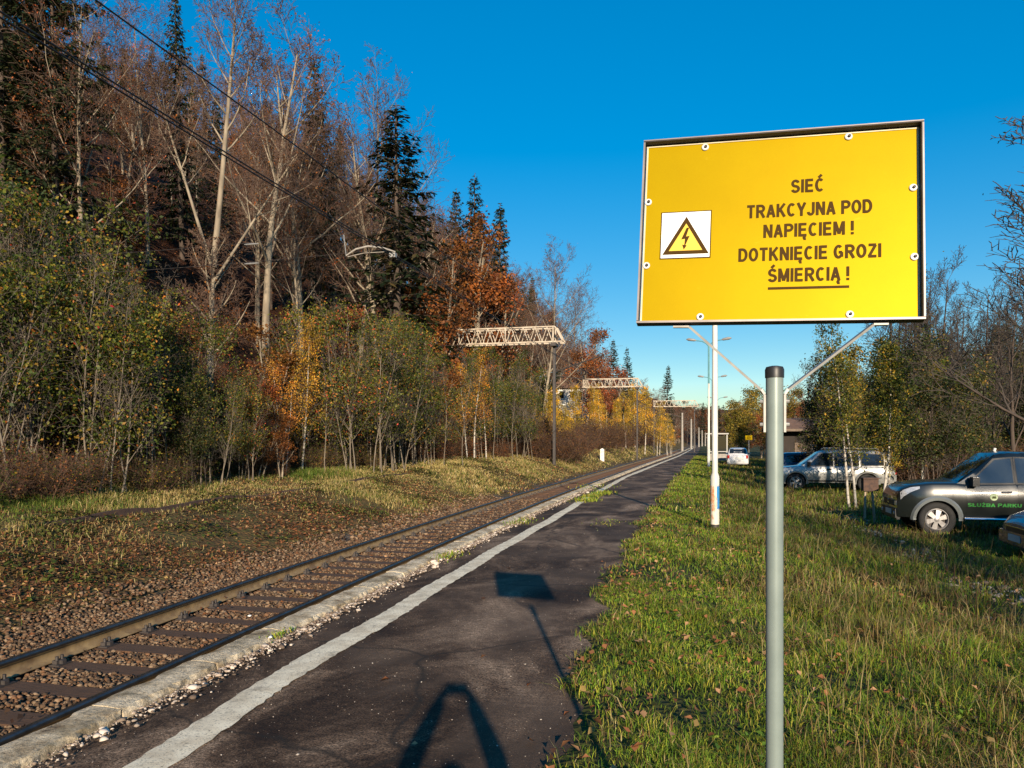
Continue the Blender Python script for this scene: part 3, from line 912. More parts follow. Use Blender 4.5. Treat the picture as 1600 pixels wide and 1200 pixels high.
# ------------------------------------------------------------------ lamp posts
M['pole_white'] = mat('white_lamp_paint', (0.66, 0.67, 0.62), (0.50, 0.50, 0.44), 0.5, 0, 4, stretch=(1, 1, 0.3))
M['pole_teal'] = mat('teal_lamp_paint', (0.10, 0.28, 0.30), (0.08, 0.22, 0.25), 0.5, 0, 5)
def graffiti_material():
    m, nt, b = nt_new('sticker_covered_paint')
    b.inputs['Roughness'].default_value = 0.55
    c = ramp(nt, noise(nt, 9, 4, 0.6, dist=0.8, stretch=(1, 1, 0.5)), [(0.34, (0.50, 0.20, 0.09)), (0.42, (0.60, 0.55, 0.44)), (0.60, (0.62, 0.58, 0.48)), (0.68, (0.52, 0.36, 0.22))])
    nt.links.new(c, b.inputs['Base Color'])
    return m
M['stickers'] = graffiti_material()
M['sticker_orange'] = mat('torn_orange_sticker', (0.52, 0.17, 0.05), (0.55, 0.42, 0.30), 0.5, 0, 14, detail=6)
M['sticker_blue'] = mat('torn_blue_sticker', (0.03, 0.16, 0.42), (0.05, 0.25, 0.50), 0.5, 0, 14, detail=6)
M['sticker_teal'] = mat('torn_teal_sticker', (0.05, 0.33, 0.36), (0.10, 0.42, 0.42), 0.5, 0, 14)
M['sticker_pale'] = mat('torn_pale_sticker', (0.66, 0.60, 0.48), (0.50, 0.26, 0.14), 0.5, 0, 18, detail=6)
def lamp_post(px, D, H, label, thick=1.0, near=False, armspan=1.3):
    x, y = at(px, D)
    z = gzf(x, y)
    t = thing('lamp_post', label, 'lamp post', (x, y, z), 0, 'twin arm platform lamp posts')
    k = thick
    if near:
        MB().tube([(0, 0, -0.15), (0, 0, 0.10)], 0.088, 16).build('pole_foot', M['steel_dark'], t, smooth=True)
        MB().tube([(0, 0, 0.09), (0, 0, 0.86)], 0.083, 20).build('pole_base', M['stickers'], t, smooth=True)
        for a0, a1, z0, z1, mt in ((185, 262, 0.50, 0.83, 'sticker_orange'), (262, 300, 0.42, 0.62, 'sticker_pale'), (292, 350, 0.40, 0.84, 'sticker_blue'), (225, 275, 0.36, 0.48, 'sticker_orange'), (345, 372, 0.46, 0.80, 'sticker_teal')):
            vs = []
            for q in range(9):
                a = R(a0 + (a1 - a0) * q / 8)
                wob = 0.02 * math.sin(q * 2.1 + a0)
                for z in (z0 + wob, z1 - wob):
                    vs.append((0.0855 * math.cos(a), 0.0855 * math.sin(a), z))
            MB().add(vs, [(2 * q, 2 * q + 2, 2 * q + 3, 2 * q + 1) for q in range(8)]).build('sticker', M[mt], t, smooth=True)
        MB().tube([(0, 0, 0.86), (0, 0, 1.02), (0, 0, 1.10), (0, 0, 2.5), (0, 0, H - 0.4)], [0.083, 0.083, 0.056, 0.054, 0.040], 20).build('pole_shaft', M['pole_white'], t, smooth=True)
    else:
        MB().tube([(0, 0, -0.15), (0, 0, 1.2), (0, 0, 1.25), (0, 0, H * 0.66)], [0.095, 0.095, 0.075, 0.06], 10).build('pole_shaft', M['pole_white'], t, smooth=True)
        MB().tube([(0, 0, H * 0.66), (0, 0, H - 0.4)], [0.065, 0.06], 10).build('pole_top', M['pole_teal'], t, smooth=True)
    for s in (-1, 1):
        a = MB().tube([(0, 0, H - 0.42), (s * 0.18, 0, H - 0.2), (s * 0.45, 0, H - 0.05), (s * armspan * 0.75, 0, H + 0.02)], 0.035 * k, 8).build('lamp_arm', M['pole_teal'], t, smooth=True)
        MB().tube([(s * armspan * 0.62, 0, H + 0.0), (s * armspan * 0.72, 0, H + 0.03), (s * armspan, 0, H + 0.09), (s * armspan * 1.12, 0, H + 0.10)], [0.03, 0.085, 0.10, 0.03], 8).build('lamp_head', M['galv'], a, smooth=True)
    return t
lamp_post(1117, 14.85, 7.0, 'nearest thick white lamp post with a sticker covered base in the grass', 1, True, 1.2)
lamp_post(1107.5, 51, 8.45, 'second white lamp post with teal arms, thinner behind the first')
lamp_post(1113, 78, 8.3, 'third lamp post along the platform, behind the second')
lamp_post(1121, 112, 8.2, 'fourth and farthest lamp post on the platform')

# ------------------------------------------------------------------ trees: generators
M['bark_thin'] = mat('grey_brown_thin_bark', (0.20, 0.165, 0.12), (0.10, 0.08, 0.06), 0.85, 0, 4, stretch=(1, 1, 0.35))
M['bark_beech'] = mat('pale_beech_bark', (0.31, 0.255, 0.18), (0.15, 0.12, 0.085), 0.85, 0, 3, stretch=(1, 1, 0.35), bump_s=0.3)
M['bark_dark'] = mat('dark_brown_bark', (0.085, 0.060, 0.044), (0.045, 0.033, 0.026), 0.9, 0, 5, stretch=(1, 1, 0.3), bump_s=0.4)
M['bark_birch'] = mat('white_birch_bark', (0.46, 0.42, 0.355), (0.16, 0.135, 0.11), 0.8, 0, 4, lo=0.38, hi=0.48, stretch=(0.6, 0.6, 1.6))
M['twig'] = mat('purple_brown_twigs', (0.135, 0.078, 0.050), (0.075, 0.045, 0.032), 0.85, 0, 0.6)
M['twig_rust'] = mat('rust_brown_twigs', (0.125, 0.068, 0.038), (0.07, 0.04, 0.025), 0.85, 0, 0.8)
M['twig_black'] = mat('dark_twigs', (0.07, 0.055, 0.043), (0.04, 0.032, 0.026), 0.85, 0, 0.8)
M['twig_grey'] = mat('grey_brown_twigs', (0.13, 0.10, 0.075), (0.075, 0.06, 0.047), 0.85, 0, 0.7)
M['leaf_green'] = leaf_mat('green_autumn_leaves', [(0, (0.026, 0.055, 0.008)), (0.58, (0.085, 0.125, 0.015)), (0.80, (0.19, 0.20, 0.026)), (0.93, (0.40, 0.25, 0.03)), (1, (0.28, 0.09, 0.02))], hues=(0.455, 0.508))
M['leaf_dark'] = leaf_mat('dark_green_leaves', [(0, (0.022, 0.038, 0.009)), (0.6, (0.05, 0.07, 0.016)), (0.85, (0.10, 0.09, 0.022)), (1, (0.22, 0.13, 0.03))])
M['leaf_yellow'] = leaf_mat('yellow_birch_leaves', [(0, (0.40, 0.23, 0.02)), (0.5, (0.62, 0.37, 0.03)), (0.8, (0.70, 0.48, 0.05)), (1, (0.30, 0.21, 0.03))])
M['leaf_orange'] = leaf_mat('orange_birch_leaves', [(0, (0.34, 0.13, 0.016)), (0.5, (0.48, 0.22, 0.025)), (1, (0.55, 0.33, 0.04))])
M['leaf_copper'] = leaf_mat('copper_beech_leaves', [(0, (0.12, 0.035, 0.012)), (0.5, (0.24, 0.075, 0.02)), (0.85, (0.34, 0.125, 0.03)), (1, (0.14, 0.06, 0.02))])
M['leaf_rust'] = leaf_mat('rust_shrub_leaves', [(0, (0.055, 0.024, 0.012)), (0.5, (0.13, 0.05, 0.02)), (0.85, (0.24, 0.11, 0.03)), (1, (0.12, 0.10, 0.02))])
M['needle'] = leaf_mat('dark_spruce_needles', [(0, (0.014, 0.024, 0.010)), (0.6, (0.026, 0.040, 0.015)), (0.9, (0.05, 0.055, 0.02)), (1, (0.085, 0.06, 0.028))], 0.15)
M['leaf_birch_green'] = leaf_mat('green_birch_leaves', [(0, (0.04, 0.065, 0.010)), (0.5, (0.085, 0.11, 0.015)), (0.8, (0.18, 0.16, 0.020)), (1, (0.34, 0.21, 0.026))])
M['leaf_olive'] = leaf_mat('olive_yellow_leaves', [(0, (0.10, 0.10, 0.018)), (0.5, (0.22, 0.18, 0.025)), (1, (0.36, 0.22, 0.03))])

def nrm(x, y, z):
    l = math.sqrt(x * x + y * y + z * z) or 1e-9
    return x / l, y / l, z / l

def grow(rnd, out, p, d, L, r, lev, P):
    n = P['seg'][lev]
    wig = P['wig'][lev]; trop = P['trop'][lev]
    tip = P['tip'][lev]
    px, py_, pz = p; dx, dy, dz = d
    step = L / n
    nodes = [(px, py_, pz, dx, dy, dz, r)]
    for i in range(n):
        dx += rnd.uniform(-wig, wig); dy += rnd.uniform(-wig, wig); dz += rnd.uniform(-wig, wig) + trop
        dx, dy, dz = nrm(dx, dy, dz)
        qx, qy, qz = px + dx * step, py_ + dy * step, pz + dz * step
        r0 = r * (1 - (1 - tip) * i / n); r1 = r * (1 - (1 - tip) * (i + 1) / n)
        out.append((px, py_, pz, qx, qy, qz, r0, r1, lev))
        px, py_, pz = qx, qy, qz
        nodes.append((px, py_, pz, dx, dy, dz, r1))
    if lev + 1 >= len(P['seg']):
        return
    nc = P['nc'][lev]
    nc = max(1, int(nc * rnd.uniform(0.8, 1.2)))
    t0 = P['start'][lev]
    az = rnd.uniform(0, 6.28)
    for k in range(nc):
        t = t0 + (1 - t0) * ((k + rnd.random()) / nc) ** P.get('dist', 1.0)
        t = min(t, 0.995)
        f = t * n; i = int(f); f -= i
        a, b = nodes[i], nodes[i + 1]
        q = tuple(a[j] + (b[j] - a[j]) * f for j in range(3))
        bd = b[3:6]; rr = a[6] + (b[6] - a[6]) * f
        az += 2.4 + rnd.uniform(-0.5, 0.5)
        lo, hi = P['ang'][lev]
        ang = rnd.uniform(lo, hi)
        ux, uy, uz = (0, 0, 1) if abs(bd[2]) < 0.9 else (1, 0, 0)
        ex = nrm(bd[1] * uz - bd[2] * uy, bd[2] * ux - bd[0] * uz, bd[0] * uy - bd[1] * ux)
        ey = (bd[1] * ex[2] - bd[2] * ex[1], bd[2] * ex[0] - bd[0] * ex[2], bd[0] * ex[1] - bd[1] * ex[0])
        ca, sa = math.cos(ang), math.sin(ang)
        c2, s2 = math.cos(az), math.sin(az)
        cd = nrm(*(bd[j] * ca + (ex[j] * c2 + ey[j] * s2) * sa for j in range(3)))
        shape = P['shape'][lev](t)
        cl = L * P['ratio'][lev] * shape * rnd.uniform(0.75, 1.2)
        cr = max(P['rmin'], min(rr * 0.75, P['rr'][lev] * rr))
        grow(rnd, out, q, cd, cl, cr, lev + 1, P)

def tubes(segs, n):
    """segs array (m,8) -> verts, quads"""
    m = len(segs)
    a = segs[:, 0:3]; b = segs[:, 3:6]; ra = segs[:, 6:7]; rb = segs[:, 7:8]
    d = b - a
    d = d / np.maximum(np.linalg.norm(d, axis=1, keepdims=True), 1e-9)
    ref = np.where(np.abs(d[:, 2:3]) < 0.9, np.array([[0, 0, 1.0]]), np.array([[1.0, 0, 0]]))
    x = np.cross(d, ref); x /= np.linalg.norm(x, axis=1, keepdims=True)
    y = np.cross(d, x)
    th = 2 * np.pi * np.arange(n) / n
    ring = x[:, None, :] * np.cos(th)[None, :, None] + y[:, None, :] * np.sin(th)[None, :, None]
    va = a[:, None, :] + ring * ra[:, None, :]
    vb = b[:, None, :] + ring * rb[:, None, :]
    V = np.concatenate([va, vb], 1).reshape(-1, 3)
    base = (np.arange(m) * 2 * n)[:, None]
    k = np.arange(n); k2 = (k + 1) % n
    F = np.stack([base + k, base + k2, base + n + k2, base + n + k], -1).reshape(-1, 4)
    return V, F

def leaves(rs_, pos, size, droop=0.0, aspect=0.62):
    m = len(pos)
    u = rs_.normal(size=(m, 3)); u[:, 2] -= droop
    u /= np.linalg.norm(u, axis=1, keepdims=True)
    w = rs_.normal(size=(m, 3))
    w = np.cross(u, w); w /= np.linalg.norm(w, axis=1, keepdims=True)
    s = (size * rs_.uniform(0.6, 1.3, m))[:, None]
    p0 = pos; p2 = pos + u * s
    p1 = pos + u * s * 0.45 + w * s * aspect * 0.5
    p3 = pos + u * s * 0.45 - w * s * aspect * 0.5
    V = np.stack([p0, p1, p2, p3], 1).reshape(-1, 3)
    F = np.arange(m * 4).reshape(m, 4)
    return V, F

def tree_meshes(name, seed, stems, P, barks, leaf=None, nleaf=0, lsize=0.08, ljit=0.12, split=1, leaf_lev=2, droop=0.3, low=0.0, clump=None):
    """stems: list of (pos, dir, length, radius). returns (trunk mesh, crown mesh), heights normalised to what stems give"""
    rnd = random.Random(seed); rs_ = np.random.default_rng(seed)
    out = []
    for p, d, L, r in stems:
        grow(rnd, out, p, nrm(*d), L, r, 0, P)
    S = np.array(out)
    lev = S[:, 8].astype(int)
    tv, tf = [], []; off = 0
    for l, n in ((0, 8), (1, 5)):
        if l > split: break
        V, F = tubes(S[lev == l], n)
        tv.append(V); tf.append(F + off); off += len(V)
    trunk = mesh_np(name + '_trunk', np.concatenate(tv), [np.concatenate(tf)], [barks[0]], smooth=True)
    cs = S[lev > split]
    fs = []; vs = []; mi = []
    off = 0
    if len(cs):
        V, F = tubes(cs, 3)
        vs.append(V); fs.append(F); mi.append(0); off = len(V)
    if leaf is not None and nleaf:
        src = S[(lev >= leaf_lev)]
        src = src[src[:, 2] > low]
        if clump is not None:
            q = src[:, 3:6] * clump
            nz_ = np.sin(q[:, 0] * 2.1 + seed) * np.sin(q[:, 1] * 2.3 + seed * 0.7) + np.sin(q[:, 2] * 2.6 + q[:, 0] + seed * 1.3) + 0.5 * np.sin(q[:, 1] * 4.7 - q[:, 2] * 3.1)
            src = src[nz_ > np.quantile(nz_, 0.42)]
        idx = rs_.integers(0, len(src), nleaf)
        t = rs_.random((nleaf, 1))
        pos = src[idx, 0:3] * (1 - t) + src[idx, 3:6] * t + rs_.normal(size=(nleaf, 3)) * ljit
        V, F = leaves(rs_, pos, lsize, droop)
        vs.append(V); fs.append(F + off); mi.append(1)
    crown = mesh_np(name + '_crown', np.concatenate(vs), fs, [barks[1]] + ([leaf] if leaf else []), mi)
    return trunk, crown, float(S[:, 5].max())

def spruce_meshes(name, seed, H, Rb, bare=0.12, gap=0.0, many=1.0, fine=1.0):
    rnd = random.Random(seed); rs_ = np.random.default_rng(seed)
    n = 14
    tr = []
    for i in range(n):
        z0, z1 = H * i / n, H * (i + 1) / n
        tr.append((0, 0, z0, 0, 0, z1, 0.20 * (1 - z0 / H) + 0.015, 0.20 * (1 - z1 / H) + 0.015))
    br = []; cards = []
    z = H * bare
    while z < H * 0.985:
        f = (z - H * bare) / (H * (1 - bare))
        Lm = Rb * (1 - f) ** 0.8 * min(1, 0.55 + f * 3) + 0.12
        k = rnd.randint(4, 7) if f < 0.85 else 4
        a0 = rnd.uniform(0, 6.28)
        for j in range(k):
            if rnd.random() < gap: continue
            a = a0 + j * 6.283 / k + rnd.uniform(-0.35, 0.35)
            L = Lm * rnd.uniform(0.6, 1.12)
            slope = -0.12 - 0.25 * (1 - f) + 0.5 * f * f + rnd.uniform(-0.1, 0.1)
            pr = (0, 0, z); ns = 5
            for s in range(ns):
                t = (s + 1) / ns
                rad = L * t
                zz = z + rad * slope + L * 0.22 * t * t
                q = (rad * math.cos(a), rad * math.sin(a), zz)
                br.append((*pr, *q, 0.03 * (1 - t * 0.8) + 0.004, 0.03 * (1 - t) + 0.004))
                m = int((3 if L < 0.7 else 6) * many)
                for c in range(m):
                    tt = (s + rnd.random()) / ns
                    if tt < 0.15: continue
                    b = tuple(pr[i] + (q[i] - pr[i]) * rnd.random() for i in range(3))
                    side = rnd.choice((-1, 1))
                    aa = a + side * rnd.uniform(0.3, 1.3)
                    sl = fine * (0.16 + 0.20 * L ** 0.6) * rnd.uniform(0.6, 1.25) * (1.15 - 0.55 * tt)
                    e = (b[0] + sl * math.cos(aa), b[1] + sl * math.sin(aa), b[2] - sl * rnd.uniform(0.15, 0.95))
                    wx, wy = -math.sin(aa) * sl * 0.17, math.cos(aa) * sl * 0.17
                    mdl = tuple((b[i] * 0.6 + e[i] * 0.4) for i in range(3))
                    dz = rnd.uniform(-0.05, 0.05)
                    cards.append((b, (mdl[0] + wx, mdl[1] + wy, mdl[2] + dz), e, (mdl[0] - wx, mdl[1] - wy, mdl[2] - dz)))
                pr = q
        z += (0.30 + 0.28 * (1 - f)) * rnd.uniform(0.7, 1.2) * (H / 16) ** 0.5
    # leader
    for k in range(14):
        zz = H * rnd.uniform(0.955, 1.0); a = rnd.uniform(0, 6.28); sl = 0.22 * (1.02 - zz / H) * 20 + 0.08
        cards.append(((0, 0, zz), (0.4 * sl * math.cos(a) + 0.02, 0.4 * sl * math.sin(a), zz + 0.02), (sl * math.cos(a), sl * math.sin(a), zz - 0.02), (0.4 * sl * math.cos(a) - 0.02, 0.4 * sl * math.sin(a), zz - 0.03)))
    V, F = tubes(np.array(tr), 7)
    trunk = mesh_np(name + '_trunk', V, [F], [M['bark_dark']], smooth=True)
    V1, F1 = tubes(np.array(br), 3)
    V2 = np.array(cards).reshape(-1, 3)
    F2 = np.arange(len(V2)).reshape(-1, 4) + len(V1)
    crown = mesh_np(name + '_crown', np.concatenate([V1, V2]), [F1, F2], [M['bark_dark'], M['needle']], [0, 1])
    return trunk, crown, H

one = lambda t: 1.0
PROTO = {}
def up_stems(rnd, n, spread, L, r, lean=0.2):
    return [((rnd.uniform(-spread, spread), rnd.uniform(-spread, spread), -0.25), (rnd.uniform(-lean, lean), rnd.uniform(-lean, lean), 1), L * rnd.uniform(0.7, 1.0), r * rnd.uniform(0.65, 1)) for _ in range(n)]

# tall leafless beeches
P_beech = dict(seg=[9, 6, 4, 2, 1], nc=[17, 9, 8, 3], start=[0.30, 0.22, 0.12, 0.2], ang=[(0.5, 1.0), (0.45, 0.95), (0.45, 0.95), (0.4, 0.9)], ratio=[0.42, 0.46, 0.42, 0.6],
               shape=[lambda t: 1.15 - 0.75 * t, lambda t: 1.1 - 0.6 * t, lambda t: 1.1 - 0.5 * t, one], wig=[0.06, 0.14, 0.2, 0.22, 0.2], trop=[0.03, 0.10, 0.06, 0.03, 0.02], tip=[0.16, 0.2, 0.35, 0.6, 0.6], rr=[0.5, 0.5, 0.5, 0.7], rmin=0.0085)
PROTO['beech'] = []
for i in range(4):
    rnd = random.Random(50 + i)
    PROTO['beech'].append(tree_meshes('beech', 100 + i, up_stems(rnd, 1, 0.01, 15, 0.17, 0.06), P_beech, (M['bark_beech'], M['twig']), M['leaf_copper'], [2200, 700, 3600, 1200][i], 0.075, 0.15, 1, 3))
# forked prominent beech with a crooked pale trunk
rnd = random.Random(7)
PROTO['forked_beech'] = [tree_meshes('forked_beech', 201, [((0, 0, -0.4), (0.03, 0.01, 1), 7.9, 0.20), ((0.213, 0.071, 6.8), (0.10, 0.0, 1), 9.5, 0.13), ((0.21, 0.07, 6.6), (-0.34, 0.1, 1), 8.0, 0.075), ((0.19, 0.065, 6.2), (0.50, 0.2, 0.9), 6.0, 0.065)],
                          dict(P_beech, nc=[13, 10, 9, 3], start=[0.45, 0.2, 0.12, 0.2], wig=[0.006, 0.14, 0.2, 0.22, 0.2], trop=[0.0, 0.10, 0.06, 0.03, 0.02], tip=[0.3, 0.2, 0.35, 0.6, 0.6]), (M['bark_beech'], M['twig']), M['leaf_copper'], 900, 0.10, 0.15, 1, 3)]
# tall grey leafless tree with open crown for the right side
P_open = dict(P_beech, nc=[13, 8, 7, 2], ang=[(0.35, 0.8), (0.4, 0.9), (0.4, 0.9), (0.4, 0.9)], start=[0.22, 0.2, 0.12, 0.2], rmin=0.0105)
PROTO['bare'] = []
for i in range(3):
    rnd = random.Random(90 + i)
    PROTO['bare'].append(tree_meshes('bare', 300 + i, up_stems(rnd, 1 + i % 2, 0.25, 12, 0.15, 0.15), P_open, (M['bark_dark'], M['twig_black']), M['leaf_dark'], [60, 160, 40][i], 0.09, 0.15, 1, 3))
# leafy young trees of the thicket
P_leafy = dict(seg=[8, 4, 3, 2], nc=[13, 7, 4], start=[0.18, 0.15, 0.1], ang=[(0.3, 0.75), (0.5, 1.0), (0.5, 1.1)], ratio=[0.26, 0.45, 0.5], shape=[lambda t: 1.2 - 0.75 * t, lambda t: 1.1 - 0.5 * t, one],
               wig=[0.09, 0.15, 0.2, 0.25], trop=[0.03, 0.08, 0.02, 0.0], tip=[0.2, 0.3, 0.5, 0.6], rr=[0.5, 0.5, 0.6], rmin=0.005)
PROTO['leafy'] = []
for i in range(4):
    rnd = random.Random(20 + i)
    PROTO['leafy'].append(tree_meshes('leafy', 400 + i, up_stems(rnd, 9 + i % 3, 1.0, 6.5, 0.028, 0.15), P_leafy, (M['bark_thin'], M['twig_grey']), M['leaf_green'], 11000, 0.082, 0.15, 1, 1, 0.3, 0.25, 1.15))
PROTO['leafy_dark'] = []
for i in range(2):
    rnd = random.Random(30 + i)
    PROTO['leafy_dark'].append(tree_meshes('leafy_dark', 430 + i, up_stems(rnd, 5 + i, 0.6, 6.5, 0.035, 0.24), P_leafy, (M['bark_dark'], M['twig_grey']), M['leaf_dark'], 9000, 0.095, 0.16, 1, 1, 0.3, 0.2, 1.1))
# birches
P_birch = dict(seg=[9, 4, 3, 2], nc=[26, 7, 4], start=[0.26, 0.15, 0.1], ang=[(0.5, 0.85), (0.5, 1.0), (0.5, 1.1)], ratio=[0.24, 0.5, 0.5], shape=[lambda t: 1.25 - 0.95 * t, lambda t: 1.1 - 0.4 * t, one],
               wig=[0.05, 0.12, 0.2, 0.25], trop=[0.03, 0.05, -0.08, -0.15], tip=[0.15, 0.3, 0.5, 0.6], rr=[0.35, 0.5, 0.6], rmin=0.005)
for key, lf, bt, n0, cnt, sd in (('birch', 'leaf_yellow', 'bark_birch', 3, 4200, 500), ('orange_birch', 'leaf_orange', 'bark_birch', 2, 3600, 520), ('green_birch', 'leaf_birch_green', 'bark_birch', 2, 7500, 540)):
    PROTO[key] = []
    for i in range(n0):
        rnd = random.Random(sd + i)
        PROTO[key].append(tree_meshes(key, sd + i, up_stems(rnd, 1 + (i + 1) % 2, 0.3, 8, 0.075, 0.12), P_birch, (M[bt], M['twig_grey']), M[lf], cnt, 0.10, 0.10, 0, 1, 0.6))
# copper leaved beeches
PROTO['copper'] = []
for i in range(3):
    rnd = random.Random(60 + i)
    PROTO['copper'].append(tree_meshes('copper', 600 + i, up_stems(rnd, 2, 0.3, 9, 0.11, 0.15), dict(P_leafy, nc=[15, 7, 5]), (M['bark_beech'], M['twig']), M['leaf_copper'], 5600, 0.12, 0.16, 1, 2, 0.3, 0.0, 0.9))
PROTO['olive'] = []
for i in range(2):
    rnd = random.Random(70 + i)
    PROTO['olive'].append(tree_meshes('olive', 640 + i, up_stems(rnd, 2, 0.3, 8, 0.11, 0.2), dict(P_leafy, nc=[15, 7, 5]), (M['bark_dark'], M['twig_grey']), M['leaf_olive'], 7000, 0.15, 0.2, 1, 2))
# shrubs
P_shrub = dict(seg=[4, 3, 2], nc=[9, 6], start=[0.15, 0.1], ang=[(0.35, 0.9), (0.5, 1.0)], ratio=[0.5, 0.5], shape=[lambda t: 1.1 - 0.5 * t, one], wig=[0.18, 0.2, 0.25], trop=[0.0, 0.04, 0.0], tip=[0.3, 0.5, 0.6], rr=[0.6, 0.6], rmin=0.006)
PROTO['shrub'] = []
for i, (lf, cnt) in enumerate((('leaf_rust', 1900), ('leaf_rust', 900), ('leaf_copper', 2000), ('leaf_green', 1900))):
    rnd = random.Random(80 + i)
    PROTO['shrub'].append(tree_meshes('shrub', 700 + i, up_stems(rnd, 22, 0.7, 2.4, 0.018, 0.55), P_shrub, (M['twig_rust'], M['twig_rust']), M[lf], cnt, 0.085, 0.10, 0, 1))
for key, args in (('spruce', [(16, 2.7, 0.10, 0.05), (18, 2.6, 0.14, 0.10), (17, 3.0, 0.16, 0.22)]),):
    PROTO[key] = [spruce_meshes('spruce', 800 + i, *a) for i, a in enumerate(args)]
PROTO['big_spruce'] = [spruce_meshes('spruce', 850 + i, 29, 5.0, 0.1, 0.04, 3.2, 0.75) for i in range(2)]
PROTO['slim_spruce'] = [spruce_meshes('spruce', 830, 16, 1.9, 0.06, 0.0)]

NAMES = dict(beech='beech_tree', forked_beech='beech_tree', bare='bare_tree', leafy='young_tree', leafy_dark='leafy_tree', birch='birch_tree', orange_birch='birch_tree', green_birch='birch_tree', copper='copper_beech_tree', olive='leafy_tree', shrub='shrub', spruce='spruce_tree', slim_spruce='spruce_tree', big_spruce='spruce_tree')
CATS = dict(shrub='shrub')
_tr = random.Random(77)
TREE_POS = []
def plant(key, x, y, H, label, group=None, var=None, wide=1.0, rz=None, tilt=0.03, sink=0.0):
    v = PROTO[key][_tr.randrange(len(PROTO[key])) if var is None else var % len(PROTO[key])]
    s = H / v[2]
    t = thing(NAMES[key], label, CATS.get(key, 'tree'), (x, y, gzf(x, y) - 0.05 - sink), 0, group)
    t.rotation_euler = (_tr.uniform(-tilt, tilt), _tr.uniform(-tilt, tilt), _tr.uniform(0, 6.28) if rz is None else rz)
    t.scale = (s * wide, s * wide, s)
    link('trunk', v[0], t)
    link('crown', v[1], t)
    TREE_POS.append((x, y))
    return t

def plant_px(key, px, D, ytop, label, group=None, **k):
    x, y = at(px, D)
    H = CAM_Z + (690 - ytop) / 1200 * D - gzf(x, y)
    return plant(key, x, y, max(H, 0.8), label, group, **k)

# --- named trees of the left forest
plant_px('forked_beech', 325, 27, -40, 'tall pale beech with a forked trunk, brightest trunk above the thicket', rz=0.2, tilt=0.01)
plant_px('beech', 118, 25, -90, 'leafless beech leaning to the right behind the tallest green bush', var=2, tilt=0.06)
plant_px('beech', 415, 37, 15, 'leafless beech with a wide twiggy crown behind the forked pale beech', var=0)
plant_px('beech', 470, 42, 40, 'leafless beech between the wide twiggy beech and the lone spruce', var=1)
plant_px('beech', 560, 46, 68, 'leafless beech with a rounded purple crown just left of the lone spruce', var=3)
plant_px('beech', 590, 45, 150, 'lower leafless beech partly in front of the lone spruce', var=1)
plant_px('spruce', 622, 44, 158, 'lone tall dark spruce with drooping boughs against the blue sky', var=2, rz=1.0, tilt=0.01, wide=1.45)
plant_px('spruce', 285, 44, -5, 'dark spruce whose tip rises behind the forked beech crown', var=0, wide=0.8)
plant_px('spruce', 500, 47, 84, 'spruce with a browning crown between leafless beech crowns', var=1, wide=0.9)
plant_px('big_spruce', 92, 25, -330, 'huge dark spruce at the upper edge of the wood, near the wires', var=0)
plant_px('big_spruce', 48, 31, -300, 'dark broad spruce between the two huge ones in the corner of the wood')
plant_px('big_spruce', 5, 24, -330, 'huge dark spruce filling the corner of the wood behind the bushes', var=1)
plant_px('spruce', 738, 62, 272, 'spruce with an open tip above the copper beech', var=1)
plant_px('spruce', 706, 64, 290, 'yellowish spruce left of the open tipped spruce above the copper beech', var=0, wide=0.9)
plant_px('slim_spruce', 778, 56, 316, 'narrow dark spruce standing right behind the copper beech', wide=1.1)
plant_px('slim_spruce', 758, 60, 330, 'narrow spruce between the open tipped spruce and the dark narrow one')
plant_px('copper', 718, 52, 338, 'big orange copper beech above the nearest gantry', var=0, wide=1.15)
plant_px('copper', 690, 47, 372, 'copper beech with red lower boughs left of the big orange one', var=1)
plant_px('copper', 756, 53, 365, 'brownish copper beech over the left half of the nearest gantry', var=2)
plant_px('beech', 845, 66, 366, 'leafless beech behind the right end of the nearest gantry', var=3)
plant_px('beech', 805, 60, 372, 'leafless beech behind the middle of the nearest gantry', var=0)
plant_px('beech', 893, 132, 436, 'leafless beech sloping down to the red copper beech beyond the nearest gantry', var=2)
plant_px('copper', 930, 104, 512, 'red copper beech on the slope above the middle gantry', var=1, wide=1.2)
plant_px('copper', 918, 128, 515, 'dark red copper beech left of the red one above the middle gantry', var=0)
plant_px('copper', 950, 100, 545, 'orange copper beech low on the slope behind the middle gantry', var=2)
plant_px('spruce', 958, 150, 530, 'small far spruce standing against the sky, left of its pair', var=0)
plant_px('spruce', 985, 150, 541, 'small far spruce standing against the sky, right of its pair', var=1)
plant_px('spruce', 1040, 200, 570, 'distant pointed spruce on the descending skyline', var=0)
plant_px('spruce', 1098, 330, 628, 'farthest tiny spruce on the hill where the track vanishes', var=0)
# --- green thicket along the old track
thick = [(-70, 17.5, 255), (-20, 16.8, 290), (35, 17.0, 262), (85, 18.0, 318), (135, 17.6, 345), (190, 19.5, 395), (235, 20.5, 425), (280, 21.5, 500), (322, 21, 545), (362, 22.5, 575), (500, 28, 478), (548, 28.5, 452), (592, 31, 480), (640, 33, 492), (690, 36, 548), (770, 44, 540), (805, 47, 548)]
tl = ['green bush at the very edge of the thicket, cut by the frame', 'dense green tree at the near end of the thicket', 'tallest green yellow tree at the near end of the thicket', 'green tree just right of the tallest one in the near thicket', 'green bushy tree below the leaning leafless beech', 'green tree in the middle of the near thicket, lower than its neighbours to the left', 'yellowing green tree below the pale insulators', 'low green bush left of the forked beech trunk', 'low bush right at the foot of the forked beech trunk', 'low bush right of the forked beech trunk', 'yellow green tree at the left flank of the tall multi stemmed one', 'tall green tree on many bare thin stems in mid thicket', 'green many stemmed tree right of the tall one in mid thicket', 'slender green tree below the red boughs of the copper beech', 'green tree just left of the nearest gantry post', 'green tree under the nearest gantry, right of the orange birch', 'dark green tree under the right end of the nearest gantry']
